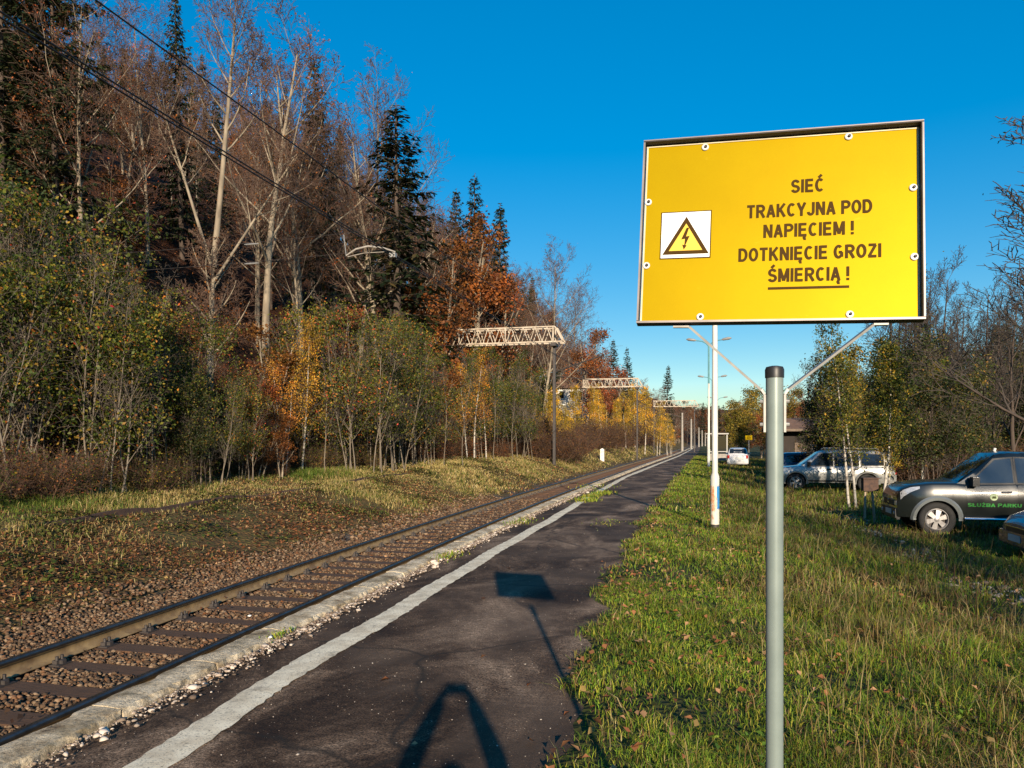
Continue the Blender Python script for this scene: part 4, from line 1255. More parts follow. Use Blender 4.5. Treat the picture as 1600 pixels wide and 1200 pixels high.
for (px, D, yt), lb in zip(thick, tl):
    plant_px('leafy', px, D, yt, lb, 'young green trees of the thicket')
for px, D, yt in [(-40, 20, 300), (60, 20.5, 330), (110, 21, 360), (165, 22, 410), (215, 23, 440), (260, 24, 480), (525, 33, 500), (575, 35, 500), (620, 37, 510), (665, 40, 530), (715, 45, 550), (780, 50, 560), (825, 54, 570)]:
    rusty = px in (60, 165, 215, 525, 620, 665)
    plant_px('copper' if rusty else 'leafy', px, D - (1.2 if rusty else 0), yt + (45 if 640 < px < 760 else 0) - (22 if rusty else 0), ('second row rust red tree, ' if rusty else 'second row leafy tree, ') + ('behind its near end' if px < 150 else 'left of the forked pale beech' if px < 320 else 'right of the red gap' if px < 600 else 'by the nearest gantry'), 'second row of the thicket')
plant_px('leafy_dark', 160, 19, 520, 'dark low bush at the foot of the near thicket', var=0)
plant_px('leafy_dark', 300, 20.5, 560, 'dark green bush at the foot of the thicket left of the red gap', var=1)
# orange and yellow birches
plant_px('orange_birch', 738, 43, 536, 'orange birch with two white stems under the nearest gantry', var=0, wide=0.8)
plant_px('orange_birch', 760, 44, 575, 'smaller orange birch right beside the two stemmed one under the nearest gantry', var=1, wide=0.8)
plant_px('orange_birch', 462, 27, 500, 'small orange birch at the red gap of the thicket', var=1, wide=0.8)
plant_px('orange_birch', 440, 26, 560, 'low orange leaved birch in front of the dark wood gap', var=0, wide=0.9)
for (px, D, yt), lb in zip([(833, 58, 590), (822, 56, 610), (870, 70, 612), (895, 76, 600), (928, 84, 598), (942, 88, 606), (962, 90, 622), (980, 95, 610), (994, 99, 598), (1006, 104, 602), (1030, 112, 626), (1042, 118, 645), (1050, 126, 655)],
                           ['yellow birch right of the nearest gantry', 'low yellow birch at the foot of the nearest gantry post', 'yellow birch below the white house', 'yellow birch just right of the white house', 'bright yellow birch under the left part of the middle gantry', 'golden birch left of centre under the middle gantry', 'low golden birch under the middle gantry', 'golden birch in the middle under the middle gantry', 'tall yellow birch at the right post of the middle gantry', 'yellow birch just beyond the right post of the middle gantry', 'yellow birch left of the farthest gantry', 'orange yellow birch under the farthest gantry', 'last yellow birch before the concrete masts']):
    plant_px('birch', px, D, yt, lb, 'yellow birches along the old yard')
def zone2(x, y):
    D = -x * SN + y * CS
    px = 800 + 1200 * (x * CS + y * SN) / D
    for p, t in [(60, 'at the near end of the thicket'), (200, 'below the tallest green bush'), (310, 'left of the forked pale beech'), (420, 'below the forked pale beech'), (500, 'at the red gap'), (600, 'below the tall many stemmed tree'), (710, 'left of the nearest gantry'), (800, 'by the orange birch'), (900, 'by the right post of the nearest gantry'), (1000, 'under the middle gantry'), (3000, 'towards the farthest gantry')]:
        if px < p: return t
for px, D, yt, lb in [(868, 55, 606, 'yellow birch before the right post of the nearest gantry'), (850, 54, 630, 'small yellow birch left of the right post of the nearest gantry'), (884, 58, 628, 'low yellow birch just right of the nearest gantry post')]:
    plant_px('birch', px, D, yt, lb, 'yellow birches along the old yard', wide=1.3)
for i, (px, D, yt) in enumerate([(806, 50.4, 640), (828, 51.5, 630), (848, 52.6, 650), (872, 56.0, 655), (890, 63.8, 650), (908, 70.6, 655), (925, 78.4, 645), (943, 78, 648), (960, 88, 650), (978, 98, 645), (992, 110, 650), (1008, 128, 655), (1022, 148, 655), (1036, 180, 665)]):
    plant_px('shrub', px, D, yt, ['brown twiggy shrub at the foot of the nearest gantry', 'brown twiggy shrub between the nearest and the middle gantry', 'brown twiggy shrub beyond the middle gantry'][0 if i < 5 else 1 if i < 9 else 2], 'brown twiggy shrubs along the old yard', var=[1, 0, 1][i % 3], wide=1.2)
for px, D, H, lb in [(392, 25.5, 3.6, 'rust red young beech left in the red gap of the thicket'), (425, 27, 5.0, 'tall rust red young beech in the middle of the red gap'), (452, 29, 3.2, 'rust red young beech right in the red gap of the thicket'), (405, 24, 2.2, 'low rust red beech in front of the red gap'), (438, 24.5, 2.6, 'low orange red beech in front of the red gap'), (260, 23.5, 4.0, 'rust red young beech left of the forked pale beech'), (345, 24.5, 3.4, 'rust red young beech below the forked pale beech'), (200, 22.5, 4.4, 'rust red young beech behind the near thicket'), (630, 38, 5.5, 'rust red young beech behind the slender green tree'), (675, 41, 6.0, 'rust red young beech left of the nearest gantry')]:
    x, y = at(px, D)
    plant('copper', x, y, H, lb, 'rust red young beeches', wide=1.2)
# --- red brown shrubs at the foot of the wood
sh = random.Random(12)
for i in range(64):
    y = 9 + i * 1.75 + sh.uniform(-0.7, 0.7)
    x = float(cx(y)) - sh.uniform(9.5, 12.6) + float(np.interp(y, [30, 46], [0, 3.2]))
    far = y > 52
    plant('shrub', x, y, sh.uniform(1.0, 2.2) if not far else sh.uniform(1.8, 3.2), 'rust brown shrub below the slope, ' + zone2(x, y), 'rust brown shrubs at the foot of the wood', var=sh.choice([0, 0, 1, 2, 2]) if not far else sh.choice([0, 1, 1]), wide=1.25)
for i in range(44):
    y = 8.5 + i * 0.85 + sh.uniform(-0.4, 0.4)
    x = float(cx(y)) - sh.uniform(9.0, 10.6)
    plant('shrub', x, y, sh.uniform(0.5, 1.5), 'low leafy bush fronting the thicket, ' + zone2(x, y), 'low bushes at the foot of the thicket', var=sh.choice([0, 3, 3, 3, 3]), wide=1.3)
for px, D, yt in [(846, 49, 668), (860, 50, 666), (872, 51.5, 664), (886, 54, 666), (898, 57, 666)]:
    plant_px('shrub', px, D, yt, 'brown twiggy shrub in front of the yellow birch at the nearest gantry', 'brown twiggy shrubs along the old yard', var=0, wide=1.3)
for i in range(22):
    y = 17 + i * 1.5
    x = float(cx(y)) - sh.uniform(13.0, 18)
    plant('shrub', x, y, sh.uniform(1.6, 3.0), 'copper shrub on the forest floor, ' + zone2(x, y), 'copper shrubs behind the thicket', var=2, wide=1.2)

# --- filling the slope, heights held under the skyline of the wood
sky_x = [-400, 430, 460, 520, 575, 600, 650, 700, 760, 800, 850, 900, 940, 985, 1010, 1050, 1085, 1110]
sky_y = [-200, 0, 40, 70, 90, 190, 275, 310, 330, 372, 400, 455, 530, 552, 566, 600, 632, 645]
fr = random.Random(5)
def project(x, y):
    D = -x * SN + y * CS
    return 800 + 1200 * (x * CS + y * SN) / D, D
def zone(px, D):
    z = [(90, 'above the near end of the thicket'), (200, 'behind the tallest green bush'), (300, 'left of the forked pale beech'), (400, 'right behind the forked pale beech'), (480, 'between forked beech and browning spruce'), (570, 'around the browning spruce'), (650, 'by the lone tall spruce'), (730, 'left of the orange copper beech'), (800, 'behind the orange copper beech'), (880, 'above the nearest gantry'), (960, 'above the middle gantry'), (1030, 'beyond the middle gantry'), (2000, 'by the farthest gantry')]
    zz_ = next(t for p, t in z if px < p)
    return ('low on the slope ' if D < 30 else 'half way up the slope ' if D < 48 else 'high on the slope ' if D < 120 else 'on the far slope ') + zz_
def try_fill(x, y, key, hmin, hmax, label, group, sep, extra=0, wide=1.0):
    px, D = project(x, y)
    if D < 10 or px < -170 or px > 1112: return False
    if any((x - a) ** 2 + (y - b) ** 2 < sep * sep for a, b in TREE_POS): return False
    if abs(px - 888) < 30 and D < 118: return False      # keeps the view to the white house open
    if px < 620 and 38 < D < 120: extra += fr.uniform(50, 230)
    if px < 150 and D < 36 and key == 'beech': return False
    top = np.interp(px, sky_x, sky_y) + fr.uniform(0, 70) * (30 / max(30, D)) ** 0.5 + extra
    H = min(fr.uniform(hmin, hmax), CAM_Z + (690 - top) / 1200 * D - gzf(x, y))
    if H < hmin * 0.45: return False
    lb_ = label + ' ' + zone(px, D)
    plant(key, x, y, H, lb_, lb_.replace('beech ', 'beeches ').replace('spruce ', 'spruces ', 1), wide=wide)
    return True
n1 = n2 = n3 = 0
for i in range(2600):
    y = 8 + 122 * fr.random() ** 1.1
    dd = -14.5 - 48 * fr.random() ** 1.3
    x = float(cx(y)) + dd
    u = fr.random()
    if u < 0.48 and n1 < 112:
        n1 += try_fill(x, y, 'beech', 11, 17, 'leafless beech', 'leafless beeches on the slope', 2.1)
    elif u < 0.80 and n2 < 95:
        n2 += try_fill(x, y, 'spruce', 12, 19, 'dark spruce', 'spruces within the wood', 3.0, 40, 0.9)
    elif n3 < 40:
        n3 += try_fill(x, y, 'copper', 5, 9, 'copper leaved beech', 'copper beeches within the wood', 2.6, 60)
for i in range(2200):
    y = 128 + 300 * fr.random()
    x = float(cx(y)) - 6.0 - 55 * fr.random() ** 1.8
    u = fr.random()
    if u < 0.55 and n1 < 260:
        n1 += try_fill(x, y, 'beech', 10, 16, 'leafless beech', 'leafless beeches on the far slope', 4.0, 0, 1.3)
    elif u < 0.8 and n3 < 90:
        n3 += try_fill(x, y, 'copper', 7, 12, 'brown leaved beech', 'brown beeches on the far slope', 4.5, 10, 1.3)
    elif n2 < 112:
        n2 += try_fill(x, y, 'spruce', 10, 15, 'small spruce', 'spruces on the far slope', 6, 10, 1.1)

for i in range(90):
    D = fr.uniform(330, 520); px = fr.uniform(1050, 1180)
    x, y = at(px, D)
    key = fr.choice(['beech', 'beech', 'copper', 'spruce', 'bare'])
    plant(key, x, y, fr.uniform(10, 17), {'beech': 'leafless tree', 'bare': 'leafless tree', 'copper': 'brown leaved tree', 'spruce': 'spruce'}[key] + ' on the distant hill where the track vanishes', 'trees on the distant hill', wide=1.5)
# bare lower branches reaching out of the wood over the thicket (grey, dead)
# --- right side trees
plant_px('green_birch', 1338, 23.5, 500, 'birch with a thin white trunk and green yellow leaves in front of the silver car', var=0, rz=0.4, tilt=0.01)
plant_px('green_birch', 1376, 24.5, 520, 'second thin birch, between the white trunked birch and the red brown box', var=1, tilt=0.02)
plant_px('leafy_dark', 1425, 34, 505, 'dense dark leafy tree right of the two thin birches', var=0, wide=1.15)
plant_px('leafy_dark', 1310, 36, 535, 'dark leafy tree right behind the silver off roader', var=0, wide=1.2)
plant_px('leafy_dark', 1370, 37, 520, 'dark leafy tree behind the tail of the silver off roader', var=1, wide=1.2)
plant_px('leafy_dark', 1285, 37, 560, 'leafy tree left of the white trunked birch, above the silver car roof', var=1)
plant_px('leafy_dark', 1460, 29, 510, 'dark leafy tree behind the bonnet of the dark pickup', var=1, wide=1.1)
plant_px('leafy_dark', 1520, 32, 560, 'dark leafy bush behind the windscreen of the dark pickup', var=0)
plant_px('birch', 1392, 27.5, 585, 'small yellow leaved birch between the thin birches and the dark pickup', var=0, wide=0.9)
plant_px('olive', 1345, 34, 545, 'yellow leaved tree above the middle of the silver off roader', var=1, wide=0.9)
plant_px('green_birch', 1440, 31, 560, 'yellowing small birch between the red brown box and the dark pickup', var=1)
plant_px('bare', 1470, 40, 385, 'tall dark leafless tree just right of the warning board', var=0)
plant_px('bare', 1442, 43, 405, 'dark leafless tree close behind the right edge of the warning board', var=2)
plant_px('bare', 1505, 47, 445, 'leafless tree behind the pickup cab, right of the tallest one', var=1)
plant_px('bare', 1548, 36, 415, 'many stemmed leafless tree above the pickup roof', var=1)
plant_px('bare', 1585, 33, 430, 'leafless tree with brown trunk above the pickup cab, cut by the frame', var=2)
plant_px('bare', 1625, 34, 400, 'leafless tree at the frame edge beyond the pickup', var=1)
plant_px('bare', 1638, 19, 170, 'big leafless tree whose boughs reach in from the frame edge', var=0, wide=1.9, rz=2.2)
plant_px('bare', 1282, 92, 532, 'pale grey far leafless tree between sign pole and white trunked birch', var=0)
plant_px('bare', 1256, 100, 560, 'small far leafless tree right of the sign pole', var=2)
plant_px('bare', 1320, 85, 548, 'far leafless tree behind the white trunked birch', var=1)
plant_px('olive', 1165, 80, 606, 'round olive yellow tree behind the white hatchback', var=0, wide=1.2)
plant_px('olive', 1148, 90, 622, 'olive tree left of the round one behind the shelter', var=1)
plant_px('copper', 1190, 92, 630, 'reddish tree right of the round olive tree', var=1, wide=1.2)
plant_px('copper', 1235, 84, 612, 'brown leaved tree above the roof of the dark building', var=2, wide=1.2)
plant_px('slim_spruce', 1124, 120, 640, 'dark conifer just right of the lamp posts', wide=1.5)
plant_px('slim_spruce', 1110, 150, 655, 'dark conifer at the end of the platform, behind the lamp posts', wide=1.5)
rr = random.Random(21)
for i in range(46):
    px = 1125 + 560 * rr.random(); D = rr.uniform(62, 125)
    x, y = at(px, D)
    if any((x - a) ** 2 + (y - b) ** 2 < 9 for a, b in TREE_POS): continue
    if px < 1300 and D < 70: continue
    key = rr.choice(['bare', 'bare', 'leafy_dark', 'olive', 'copper'])
    plant_px(key, px, D, 640 - (px - 1125) * 0.14 + rr.uniform(-25, 30), {'bare': 'leafless tree in the far row behind the parked cars', 'leafy_dark': 'dark leafy tree in the far row behind the parked cars', 'olive': 'olive tree in the far row behind the parked cars', 'copper': 'brown leaved tree in the far row behind the parked cars'}[key], 'far row of trees behind the car park', wide=1.25)
for i in range(16):
    px = 1400 + 250 * rr.random(); D = rr.uniform(34, 55)
    x, y = at(px, D)
    plant('shrub', x, y, rr.uniform(1.8, 3.2), 'brown shrub in the undergrowth behind the dark pickup', 'shrubs behind the pickup', var=rr.choice([0, 1, 3]), wide=1.3)
for i in range(36):
    px = 1385 + 255 * rr.random(); D = rr.uniform(40, 58)
    plant_px('leafy_dark' if i % 2 else 'bare', px, D, 565 + rr.uniform(-90, 40) - (60 if i % 2 == 0 else 0), ['slim leafless tree in the grove behind the dark pickup', 'dark leafy tree in the grove behind the dark pickup'][i % 2] + (', left half of it' if px < 1500 else ', towards the frame edge'), 'grove behind the pickup', wide=1.1)
# trees behind and to the right of the viewpoint, which throw the dappled shade over the verge
for x, y, H, v in [(12.2, -15, 13, 0), (11.8, -10, 12, 1), (15.0, -18, 15, 2), (15.5, -9, 13, 0), (18, -16, 15, 1)]:
    plant('bare', x, y, H, 'leafless tree behind the viewpoint, shading the verge', 'trees behind the viewpoint', var=v)

# ------------------------------------------------------------------ vehicles
def paint(name, c, metal=0.4, rough=0.28):
    m = mat(name, c, tuple(x * 0.9 for x in c), rough, metal, 3, coat=0.8)
    return m
M['pickup_paint'] = paint('dark_green_grey_pickup_paint', (0.011, 0.014, 0.013), 0.1, 0.3)
M['alloy'] = mat('alloy_rim', (0.34, 0.33, 0.32), (0.26, 0.25, 0.245), 0.4, 0.5, 10)
M['flare'] = paint('grey_flare_paint', (0.20, 0.22, 0.22), 0.3, 0.4)
M['silver_paint'] = paint('silver_car_paint', (0.36, 0.36, 0.345), 0.5, 0.33)
M['white_car'] = paint('white_silver_car_paint', (0.62, 0.62, 0.62), 0.2, 0.35)
M['blue_paint'] = paint('dark_blue_car_paint', (0.014, 0.028, 0.085), 0.1, 0.25)
M['navy_paint'] = paint('navy_car_paint', (0.012, 0.026, 0.095), 0.1, 0.25)
M['trim'] = mat('black_trim', (0.016, 0.016, 0.016), (0.012, 0.012, 0.012), 0.5, 0, 10)
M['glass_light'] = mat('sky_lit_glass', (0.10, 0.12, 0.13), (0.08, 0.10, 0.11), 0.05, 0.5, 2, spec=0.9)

class Car:
    """x forward, y left, z up; origin on the ground midway between the axles"""
    def __init__(s, nose, tail, W, deck, zlow, xf, xr, rw, arch, roof=None, tumble=0.30, plan=0.10):
        s.nose, s.tail, s.W, s.deck, s.zlow, s.xf, s.xr, s.rw, s.arch, s.roof, s.tumble, s.plan = nose, tail, W, deck, zlow, xf, xr, rw, arch, roof, tumble, plan
    def zt(s, x):
        return float(np.interp(x, [p[0] for p in s.deck], [p[1] for p in s.deck]))
    def zr(s, x):
        return float(np.interp(x, [p[0] for p in s.roof], [p[1] for p in s.roof]))
    def w(s, x):
        a = max(0, (x - (s.nose - 0.75)) / 0.75); b = max(0, ((s.tail + 0.6) - x) / 0.6)
        return s.W * (1 - s.plan * 1.7 * a ** 2.4 - s.plan * b ** 2.4)
    def yside(s, x, z):
        zt = s.zt(x)
        t = min(1.0, max(0.0, (z - s.zlow) / max(0.05, zt - s.zlow)))
        gg = 1 - 0.06 * (1 - t / 0.58) ** 2 if t < 0.58 else 1 - 0.07 * ((t - 0.58) / 0.42) ** 2
        return s.w(x) * gg
    def ygh(s, x, z):
        return s.yside(x, s.zt(x)) - 0.015 - s.tumble * (z - s.zt(x))
    def zbot(s, x):
        b = s.zlow
        for xw in (s.xf, s.xr):
            q = s.arch ** 2 - (x - xw) ** 2
            if q > 0: b = max(b, s.rw + math.sqrt(q))
        return b
    def body(s, parent, m):
        xs_ = set(np.linspace(s.tail, s.nose, 30).tolist())
        for xw in (s.xf, s.xr):
            for a in np.linspace(0, math.pi, 19):
                xs_.add(xw + s.arch * math.cos(a))
            xs_.add(xw + s.arch * 1.001); xs_.add(xw - s.arch * 1.001)
        for p in s.deck: xs_.add(p[0])
        xs_ = sorted(x for x in xs_ if s.tail <= x <= s.nose)
        mb = MB(); rings = []
        for x in xs_:
            zt = s.zt(x); zb = min(s.zbot(x), zt - 0.06)
            half = [(s.yside(x, zb + (zt - zb) * t), zb + (zt - zb) * t) for t in (0, .12, .25, .4, .55, .7, .85, .94, 1.0)]
            yw = half[-1][0]
            half += [(yw * 0.965, zt + 0.018), (yw * 0.72, zt + 0.040), (yw * 0.3, zt + 0.052)]
            ring = half + [(-y, z) for y, z in reversed(half)]
            rings.append([(x, y, z) for y, z in ring])
        n = len(rings[0])
        vs = [v for r in rings for v in r]
        fs = []
        for i in range(len(rings) - 1):
            for k in range(n - 1):
                fs.append((i * n + k, i * n + k + 1, (i + 1) * n + k + 1, (i + 1) * n + k))
        fs.append(tuple(range(n))); fs.append(tuple((len(rings) - 1) * n + k for k in range(n - 1, -1, -1)))
        mb.add(vs, fs)
        b = mb.build('body', m, parent, smooth=True, angle=40)
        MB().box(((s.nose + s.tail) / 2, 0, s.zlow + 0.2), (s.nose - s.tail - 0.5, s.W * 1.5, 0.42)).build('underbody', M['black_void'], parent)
        return b
    def cabin(s, parent, m, x0, x1):
        xs_ = sorted(set(np.linspace(x0, x1, 26).tolist() + [p[0] for p in s.roof if x0 <= p[0] <= x1]))
        mb = MB(); rings = []
        for x in xs_:
            zt = s.zt(x) - 0.01; zr = max(s.zr(x), zt + 0.02)
            yb = s.ygh(x, zt); yr = s.ygh(x, zr)
            h = zr - zt
            half = [(yb, zt), (yb + (yr - yb) * 0.5, zt + h * 0.5), (yb + (yr - yb) * 0.86, zt + h * 0.86), (yr - 0.03, zr - 0.012), (yr - 0.12, zr + 0.012), (yr * 0.4, zr + 0.032)]
            ring = half + [(-y, z) for y, z in reversed(half)]
            rings.append([(x, y, z) for y, z in ring])
        n = len(rings[0])
        vs = [v for r in rings for v in r]; fs = []
        for i in range(len(rings) - 1):
            for k in range(n - 1):
                fs.append((i * n + k, i * n + k + 1, (i + 1) * n + k + 1, (i + 1) * n + k))
        fs.append(tuple(range(n))); fs.append(tuple((len(rings) - 1) * n + k for k in range(n - 1, -1, -1)))
        mb.add(vs, fs)
        return mb.build('cabin', m, parent, smooth=True, angle=40)
    def patch(s, name, parent, m, quad, yf, off, side, nx=8, nz=6, thick=True):
        """quad: four (x,z) corners, counter clockwise from lower rear"""
        (xa, za), (xb, zb), (xc, zc), (xd, zd) = quad
        vs = []
        for i in range(nx + 1):
            u = i / nx
            for j in range(nz + 1):
                v = j / nz
                x = (xa * (1 - u) + xb * u) * (1 - v) + (xd * (1 - u) + xc * u) * v
                z = (za * (1 - u) + zb * u) * (1 - v) + (zd * (1 - u) + zc * u) * v
                vs.append((x, side * (yf(x, z) + off), z))
        fs = [(i * (nz + 1) + j, (i + 1) * (nz + 1) + j, (i + 1) * (nz + 1) + j + 1, i * (nz + 1) + j + 1) for i in range(nx) for j in range(nz)]
        mb = MB().add(vs, fs)
        me = bpy.data.meshes.new(name); me.from_pydata(vs, [], fs if side > 0 else [tuple(reversed(f)) for f in fs])
        me.materials.append(m)
        me.polygons.foreach_set('use_smooth', np.ones(len(me.polygons), bool))
        return link(name, me, parent)
    def screen(s, name, parent, m, x0, x1, inset=0.07, top=0.05):
        """glass along the sloping roof line between x0 (low) and x1 (high)"""
        vs = []; nx, ny = 6, 10
        for i in range(nx + 1):
            x = x0 + (x1 - x0) * i / nx
            zr = max(s.zr(x), s.zt(x) + 0.01)
            yr = s.ygh(x, zr) - inset
            for j in range(ny + 1):
                q = -1 + 2 * j / ny
                vs.append((x, yr * q, zr + 0.034 - 0.016 * abs(q) ** 3))
        fs = [(i * (ny + 1) + j, (i + 1) * (ny + 1) + j, (i + 1) * (ny + 1) + j + 1, i * (ny + 1) + j + 1) for i in range(nx) for j in range(ny)]
        mb = MB().add(vs, fs)
        return mb.build(name, m, parent, smooth=True)
    def wheels(s, parent, spokes=6, rim_r=0.62, width=0.23):
        r = s.rw
        tyre = MB().lathe([(r * 0.66, width / 2 - 0.02), (r * 0.80, width / 2), (r * 0.94, width / 2 - 0.012), (r, width / 2 - 0.045), (r, -width / 2 + 0.045), (r * 0.94, -width / 2 + 0.012), (r * 0.8, -width / 2), (r * 0.66, -width / 2 + 0.02)], 32, 'y', close=True)
        tyre_me = tyre.mesh('tyre', M['rubber'], True, 50)
        rim = MB()
        ro = r * rim_r
        rim.lathe([(ro * 1.07, 0.085), (ro * 0.97, 0.095), (ro * 0.90, 0.06), (ro * 0.90, -0.05), (ro * 1.07, -0.05)], 30, 'y', close=True)
        for k in range(spokes):
            a = 2 * math.pi * k / spokes
            d = Vector((math.cos(a), 0, math.sin(a)))
            tdir = Vector((-math.sin(a), 0, math.cos(a)))
            w0, w1 = ro * 0.15, ro * 0.25
            vs = []
            for rad, wd, y in ((ro * 0.16, w0, 0.075), (ro * 0.95, w1, 0.062)):
                for yy_ in (y, y - 0.05):
                    for sg in (-1, 1):
                        vs.append(d * rad + tdir * wd * sg + Vector((0, yy_, 0)))
            rim.add(vs, [(0, 1, 5, 4), (2, 6, 7, 3), (0, 4, 6, 2), (1, 3, 7, 5), (0, 2, 3, 1), (4, 5, 7, 6)])
        rim.lathe([(ro * 0.22, 0.02), (ro * 0.22, 0.085), (ro * 0.14, 0.092)], 16, 'y')
        rim_me = rim.mesh('rim', M['alloy'], True, 40)
        back_me = MB().lathe([(ro * 0.95, 0.0), (ro * 0.95, -0.02)], 24, 'y').mesh('brake_disc', M['steel_dark'])
        for xw in (s.xf, s.xr):
            for sd in (1, -1):
                wv = bpy.data.objects.new('wheel', None); COL.objects.link(wv); wv.parent = parent
                wv.location = (xw, sd * (s.W - width / 2 - 0.015), r)
                wv.rotation_euler = (0, 0.3, 0 if sd > 0 else math.pi)
                link('tyre', tyre_me, wv); link('rim', rim_me, wv); link('brake_disc', back_me, wv)
    def flare(s, parent, m, xw, side, wd=0.075, r0=0.0, out=0.035):
        vs = []; n = 22
        a0, a1 = -0.28, math.pi + 0.28
        for i in range(n + 1):
            a = a0 + (a1 - a0) * i / n
            for rad, o in ((s.arch - 0.025, out), (s.arch + wd * 0.45, out + 0.012), (s.arch + wd, 0.006)):
                x = xw + rad * math.cos(a); z = s.rw + rad * math.sin(a)
                zc = min(max(z, s.zlow - 0.02), s.zt(x) - 0.01)
                vs.append((x, side * (s.yside(x, zc) + o), max(z, s.zlow - 0.05)))
        fs = [(i * 3 + k, (i + 1) * 3 + k, (i + 1) * 3 + k + 1, i * 3 + k + 1) for i in range(n) for k in range(2)]
        MB().add(vs, fs).build('wheel_arch_flare', m, parent, smooth=True)

def car_thing(name, label, px, D, heading, cat='car', ground=None, ref=(0, 0)):
    x, y = at(px, D)
    ca, sa = math.cos(heading), math.sin(heading)
    x -= ref[0] * ca - ref[1] * sa; y -= ref[0] * sa + ref[1] * ca
    z = gzf(x, y) if ground is None else ground
    t = thing(name, label, cat, (x, y, z), heading)
    return t

# --- dark pickup with green lettering
hd = math.pi
c = Car(2.26, -2.72, 0.90, [(-2.72, 1.16), (-0.9, 1.16), (-0.6, 1.14), (0.9, 1.12), (1.1, 1.14), (1.6, 1.13), (2.0, 1.08), (2.18, 1.0), (2.26, 0.84)], 0.40, 1.50, -1.50, 0.37, 0.44,
        [(-1.0, 1.16), (-0.78, 1.70), (-0.4, 1.80), (0.05, 1.82), (0.30, 1.77), (1.12, 1.14)], 0.30, 0.13)
t = car_thing('pickup_truck', 'near black pickup with green door lettering and grey wheel arch flares, parked on the grass', 1465, 16.6, hd, 'pickup', ref=(1.50, 0.88))
PT = t
P_ = M['pickup_paint']
c.body(t, P_)
c.cabin(t, P_, -1.0, 1.12)
c.screen('windscreen', t, M['glass_dark'], 1.06, 0.30)
c.wheels(t, 6, 0.60, 0.26)
for sd in (1, -1):
    c.flare(t, M['flare'], c.xf, sd); c.flare(t, M['flare'], c.xr, sd)
    d1 = c.patch('front_door', t, P_, [(-0.02, 0.46), (0.93, 0.46), (0.95, 1.10), (-0.02, 1.13)], c.yside, 0.006, sd)
    d2 = c.patch('rear_door', t, P_, [(-0.98, 0.46), (-0.05, 0.46), (-0.05, 1.13), (-1.0, 1.14)], c.yside, 0.006, sd)
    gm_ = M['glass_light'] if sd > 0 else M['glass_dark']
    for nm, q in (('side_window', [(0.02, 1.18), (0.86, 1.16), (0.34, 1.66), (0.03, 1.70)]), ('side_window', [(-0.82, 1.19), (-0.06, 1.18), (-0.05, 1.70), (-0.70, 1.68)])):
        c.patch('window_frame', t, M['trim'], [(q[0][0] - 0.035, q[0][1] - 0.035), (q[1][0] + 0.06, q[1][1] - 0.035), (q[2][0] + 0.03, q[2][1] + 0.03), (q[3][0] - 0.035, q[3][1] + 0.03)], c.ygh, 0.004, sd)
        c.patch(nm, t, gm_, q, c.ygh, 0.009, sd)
    for xh, dd in ((0.10, d1), (-0.86, d2)):
        yh = c.yside(xh, 0.98) + 0.03
        MB().bar((xh - 0.02, sd * yh, 0.985), (xh + 0.17, sd * yh, 0.98), 0.03, 0.035).build('door_handle', M['chrome'], dd)
    ym = c.ygh(0.78, 1.14)
    mb = MB().box((0.80, sd * (ym + 0.13), 1.20), (0.13, 0.22, 0.19))
    mb.bar((0.78, sd * ym, 1.13), (0.80, sd * (ym + 0.1), 1.15), 0.06, 0.05)
    mr_ = mb.build('wing_mirror', M['trim'], t)
    MB().box((0.80, sd * (ym + 0.13), 1.285), (0.12, 0.20, 0.03)).build('mirror_cap', M['chrome'], mr_)
    MB().tube([(-1.0, sd * 0.90, 0.40), (0.98, sd * 0.90, 0.40)], 0.032, 8).build('side_step', M['chrome'], t)
    # swept headlight, fog lamp
    hv = []
    for i in range(7):
        x = 1.84 + 0.36 * i / 6
        zt = c.zt(x) - 0.02
        hgt = 0.05 + 0.11 * i / 6
        for z in (zt - hgt, zt):
            hv.append((x, sd * (c.yside(x, z) + 0.008), z))
    MB().add(hv, [(2 * i, 2 * i + 2, 2 * i + 3, 2 * i + 1) for i in range(6)]).build('headlight', M['lamp_glass'], t)
    yn = c.yside(2.26, 0.6)
    MB().box((2.264, sd * (yn - 0.14), 0.70), (0.02, 0.20, 0.085)).build('headlight', M['lamp_glass'], t)
    MB().lathe([(0.045, 0.0), (0.045, 0.02), (0.03, 0.03)], 14, 'z').build('fog_lamp', M['lamp_glass'], t, (2.28, sd * 0.56, 0.47), (0, R(90), 0))
MB().box((2.24, 0, 0.47), (0.10, 1.30, 0.20)).box((2.22, 0, 0.36), (0.06, 1.2, 0.06)).build('front_bumper', M['trim'], t)
gr_ = MB().box((2.265, 0, 0.69), (0.03, 0.92, 0.13)).build('grille', M['trim'], t)
for k in range(3):
    MB().box((2.282, 0, 0.65 + k * 0.042), (0.012, 0.86, 0.012)).build('grille_bar', M['steel_dark'], gr_)
